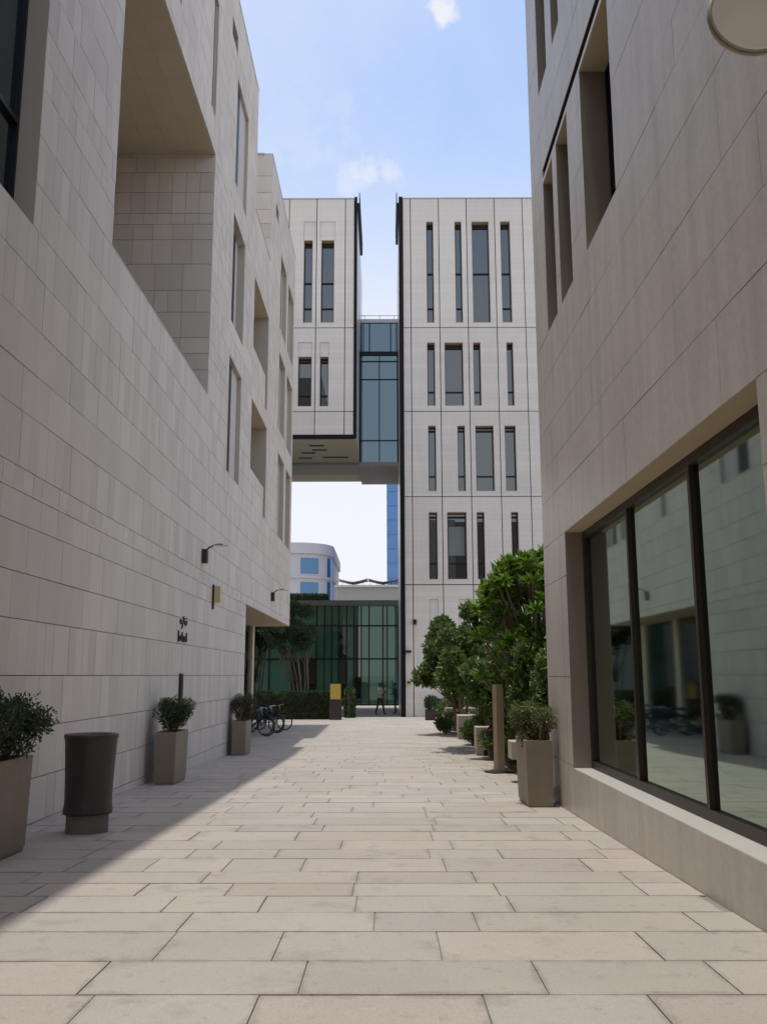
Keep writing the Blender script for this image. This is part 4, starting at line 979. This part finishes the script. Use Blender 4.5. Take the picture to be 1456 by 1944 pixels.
# ------------------------------------------------------------------ people
def person(label, loc, rz, mats, joints, radii, edges, regions_fn, hair=True):
    t = thing('person', label, 'person', loc, rz)
    me = bpy.data.meshes.new('body'); me.from_pydata(joints, edges, []); o = bpy.data.objects.new('body', me); COL.objects.link(o); o.parent = t
    for q in mats: me.materials.append(M[q])
    sk = o.modifiers.new('skin', 'SKIN'); sk.use_smooth_shade = True
    for i, r in enumerate(radii): v = me.skin_vertices[0].data[i]; v.radius = r if hasattr(r, '__len__') else (r, r)
    me.skin_vertices[0].data[0].use_root = True
    sub = o.modifiers.new('sub', 'SUBSURF'); sub.levels = 1; sub.render_levels = 1
    dg = bpy.context.evaluated_depsgraph_get(); ev = o.evaluated_get(dg); nm = bpy.data.meshes.new_from_object(ev)
    o.modifiers.clear(); o.data = nm
    while len(nm.materials) < len(mats): nm.materials.append(M[mats[len(nm.materials)]])
    for i, q in enumerate(mats): nm.materials[i] = M[q]
    for p in nm.polygons: p.material_index = regions_fn(p.center); p.use_smooth = True
    hc = joints[5]
    m = MB()
    for i in range(9):
        pass
    m.lathe([(0.0, .125), (.05, .118), (.085, .085), (.098, .035), (.098, -.02), (.092, -.05)], 16, (hc[0]-.012, hc[1], hc[2]+.015)); m.build('hair', 'hair', t, smooth=True)
    m = MB(); m.tube([(hc[0]+.085, hc[1], hc[2]+.02), (hc[0]+.115, hc[1], hc[2]-.02)], [.010, .016], 6); m.build('nose', 'skin', t, smooth=True)
    for s in (-1, 1): m = MB(); m.tube([(hc[0]-.005, hc[1]+s*.078, hc[2]-.025), (hc[0]-.005, hc[1]+s*.092, hc[2]+.025)], [.016, .020], 6); m.build('ear', 'skin', t, smooth=True)
    for s in (-1, 1): m = MB(); m.tube([(hc[0]+.08, hc[1]+s*.033-.012, hc[2]+.018), (hc[0]+.08, hc[1]+s*.033+.012, hc[2]+.018)], .008, 6); m.build('eye', 'hair', t)
    m = MB(); m.tube([(hc[0]+.085, hc[1]-.022, hc[2]-.055), (hc[0]+.085, hc[1]+.022, hc[2]-.055)], .006, 5); m.build('mouth', 'shirt', t)
    return t
def figure(step, armL, armR, bag):
    # facing +x ; pelvis first
    J = [(0, 0, .95), (0, 0, 1.12), (.01, 0, 1.30), (.01, 0, 1.43), (.02, 0, 1.51), (.035, 0, 1.62)]
    Rr = [(.155, .12), (.135, .105), (.165, .115), (.10, .08), (.052, .052), (.088, .10)]
    E = [(0, 1), (1, 2), (2, 3), (3, 4), (4, 5)]
    def add(p, r, par): J.append(p); Rr.append((r, r)); E.append((par, len(J)-1)); return len(J)-1
    add((.035, 0, 1.70), .07, 5)
    for s, f in ((1, step), (-1, -step)):
        h = add((0, s*.09, .90), .095, 0); kn = add((f*.55+.03, s*.10, .50), .062, h); an = add((f-.02, s*.10, .09), .042, kn); to = add((f+.14, s*.11, .04), .036, an)
    for s, arm in ((1, armL), (-1, armR)):
        sh = add((.01, s*.17, 1.40), .055, 3); el = add((arm[0][0], s*arm[0][1], arm[0][2]), .042, sh); wr_ = add((arm[1][0], s*arm[1][1], arm[1][2]), .030, el)
        d = Vector((arm[1][0]-arm[0][0], s*(arm[1][1]-arm[0][1]), arm[1][2]-arm[0][2])).normalized(); w = Vector(J[wr_]); palm = add(tuple(w + d*.07), .030, wr_)
        side = d.cross(Vector((0, 0, 1)) if abs(d.z) < .8 else Vector((1, 0, 0))).normalized()
        for k in range(4):
            b = w + d*.10 + side*(k-1.5)*.020; tip = add(tuple(b), .010, palm); add(tuple(b + d*(.055 - .008*abs(k-1.3)) + Vector((.012, 0, -.01))), .008, tip)
        th = add(tuple(w + d*.045 + side*-.045), .011, wr_); add(tuple(w + d*.085 + side*-.055), .009, th)
    return J, Rr, E
J, Rr, E = figure(.22, ((.10, .24, 1.14), (.30, .12, 1.22)), ((.08, .24, 1.14), (.29, .12, 1.20)), True)
def reg1(c):
    if c.z > 1.49: return 0
    if c.z < .12: return 3
    if c.z < .93 and math.hypot(c.x, c.y) < 1 and not (c.x > .17 and c.z > .9): return 2
    if c.x > .26 and c.z > 1.0: return 0
    return 1
p1 = person('person in pale grey top and dark trousers walking, arms raised to the chest', (-.36, 51.4, -.65), math.radians(-35), ['skin', 'shirt', 'trousers', 'shoe'], J, Rr, E, reg1)
t = thing('dark_phone', 'small dark phone held in the hands of the walking person', 'phone', (-.12, 51.22, .60), math.radians(-35)); m = MB(); m.box(-.01, .01, -.055, .055, -.08, .08); m.build('phone_body', 'black', t, bevel=.004); m = MB(); m.box(-.0125, -.0105, -.048, .048, -.07, .07); m.build('screen', 'frame', t)
J, Rr, E = figure(.06, ((.03, .25, 1.12), (.12, .22, .90)), ((.02, .25, 1.12), (.26, .16, 1.08)), False)
def reg2(c):
    if c.z > 1.49: return 0
    if c.z < .12: return 3
    if c.z < .93 and not abs(c.y) > .19: return 2
    if (abs(c.y) > .18 and c.z < .9) or (c.x > .24 and c.z > 1.0): return 0
    return 1
person('person in dark clothes standing at the edge of the office block', (.52, 53.2, -.65), math.radians(200), ['skin', 'navycloth', 'trousers', 'shoe'], J, Rr, E, reg2)
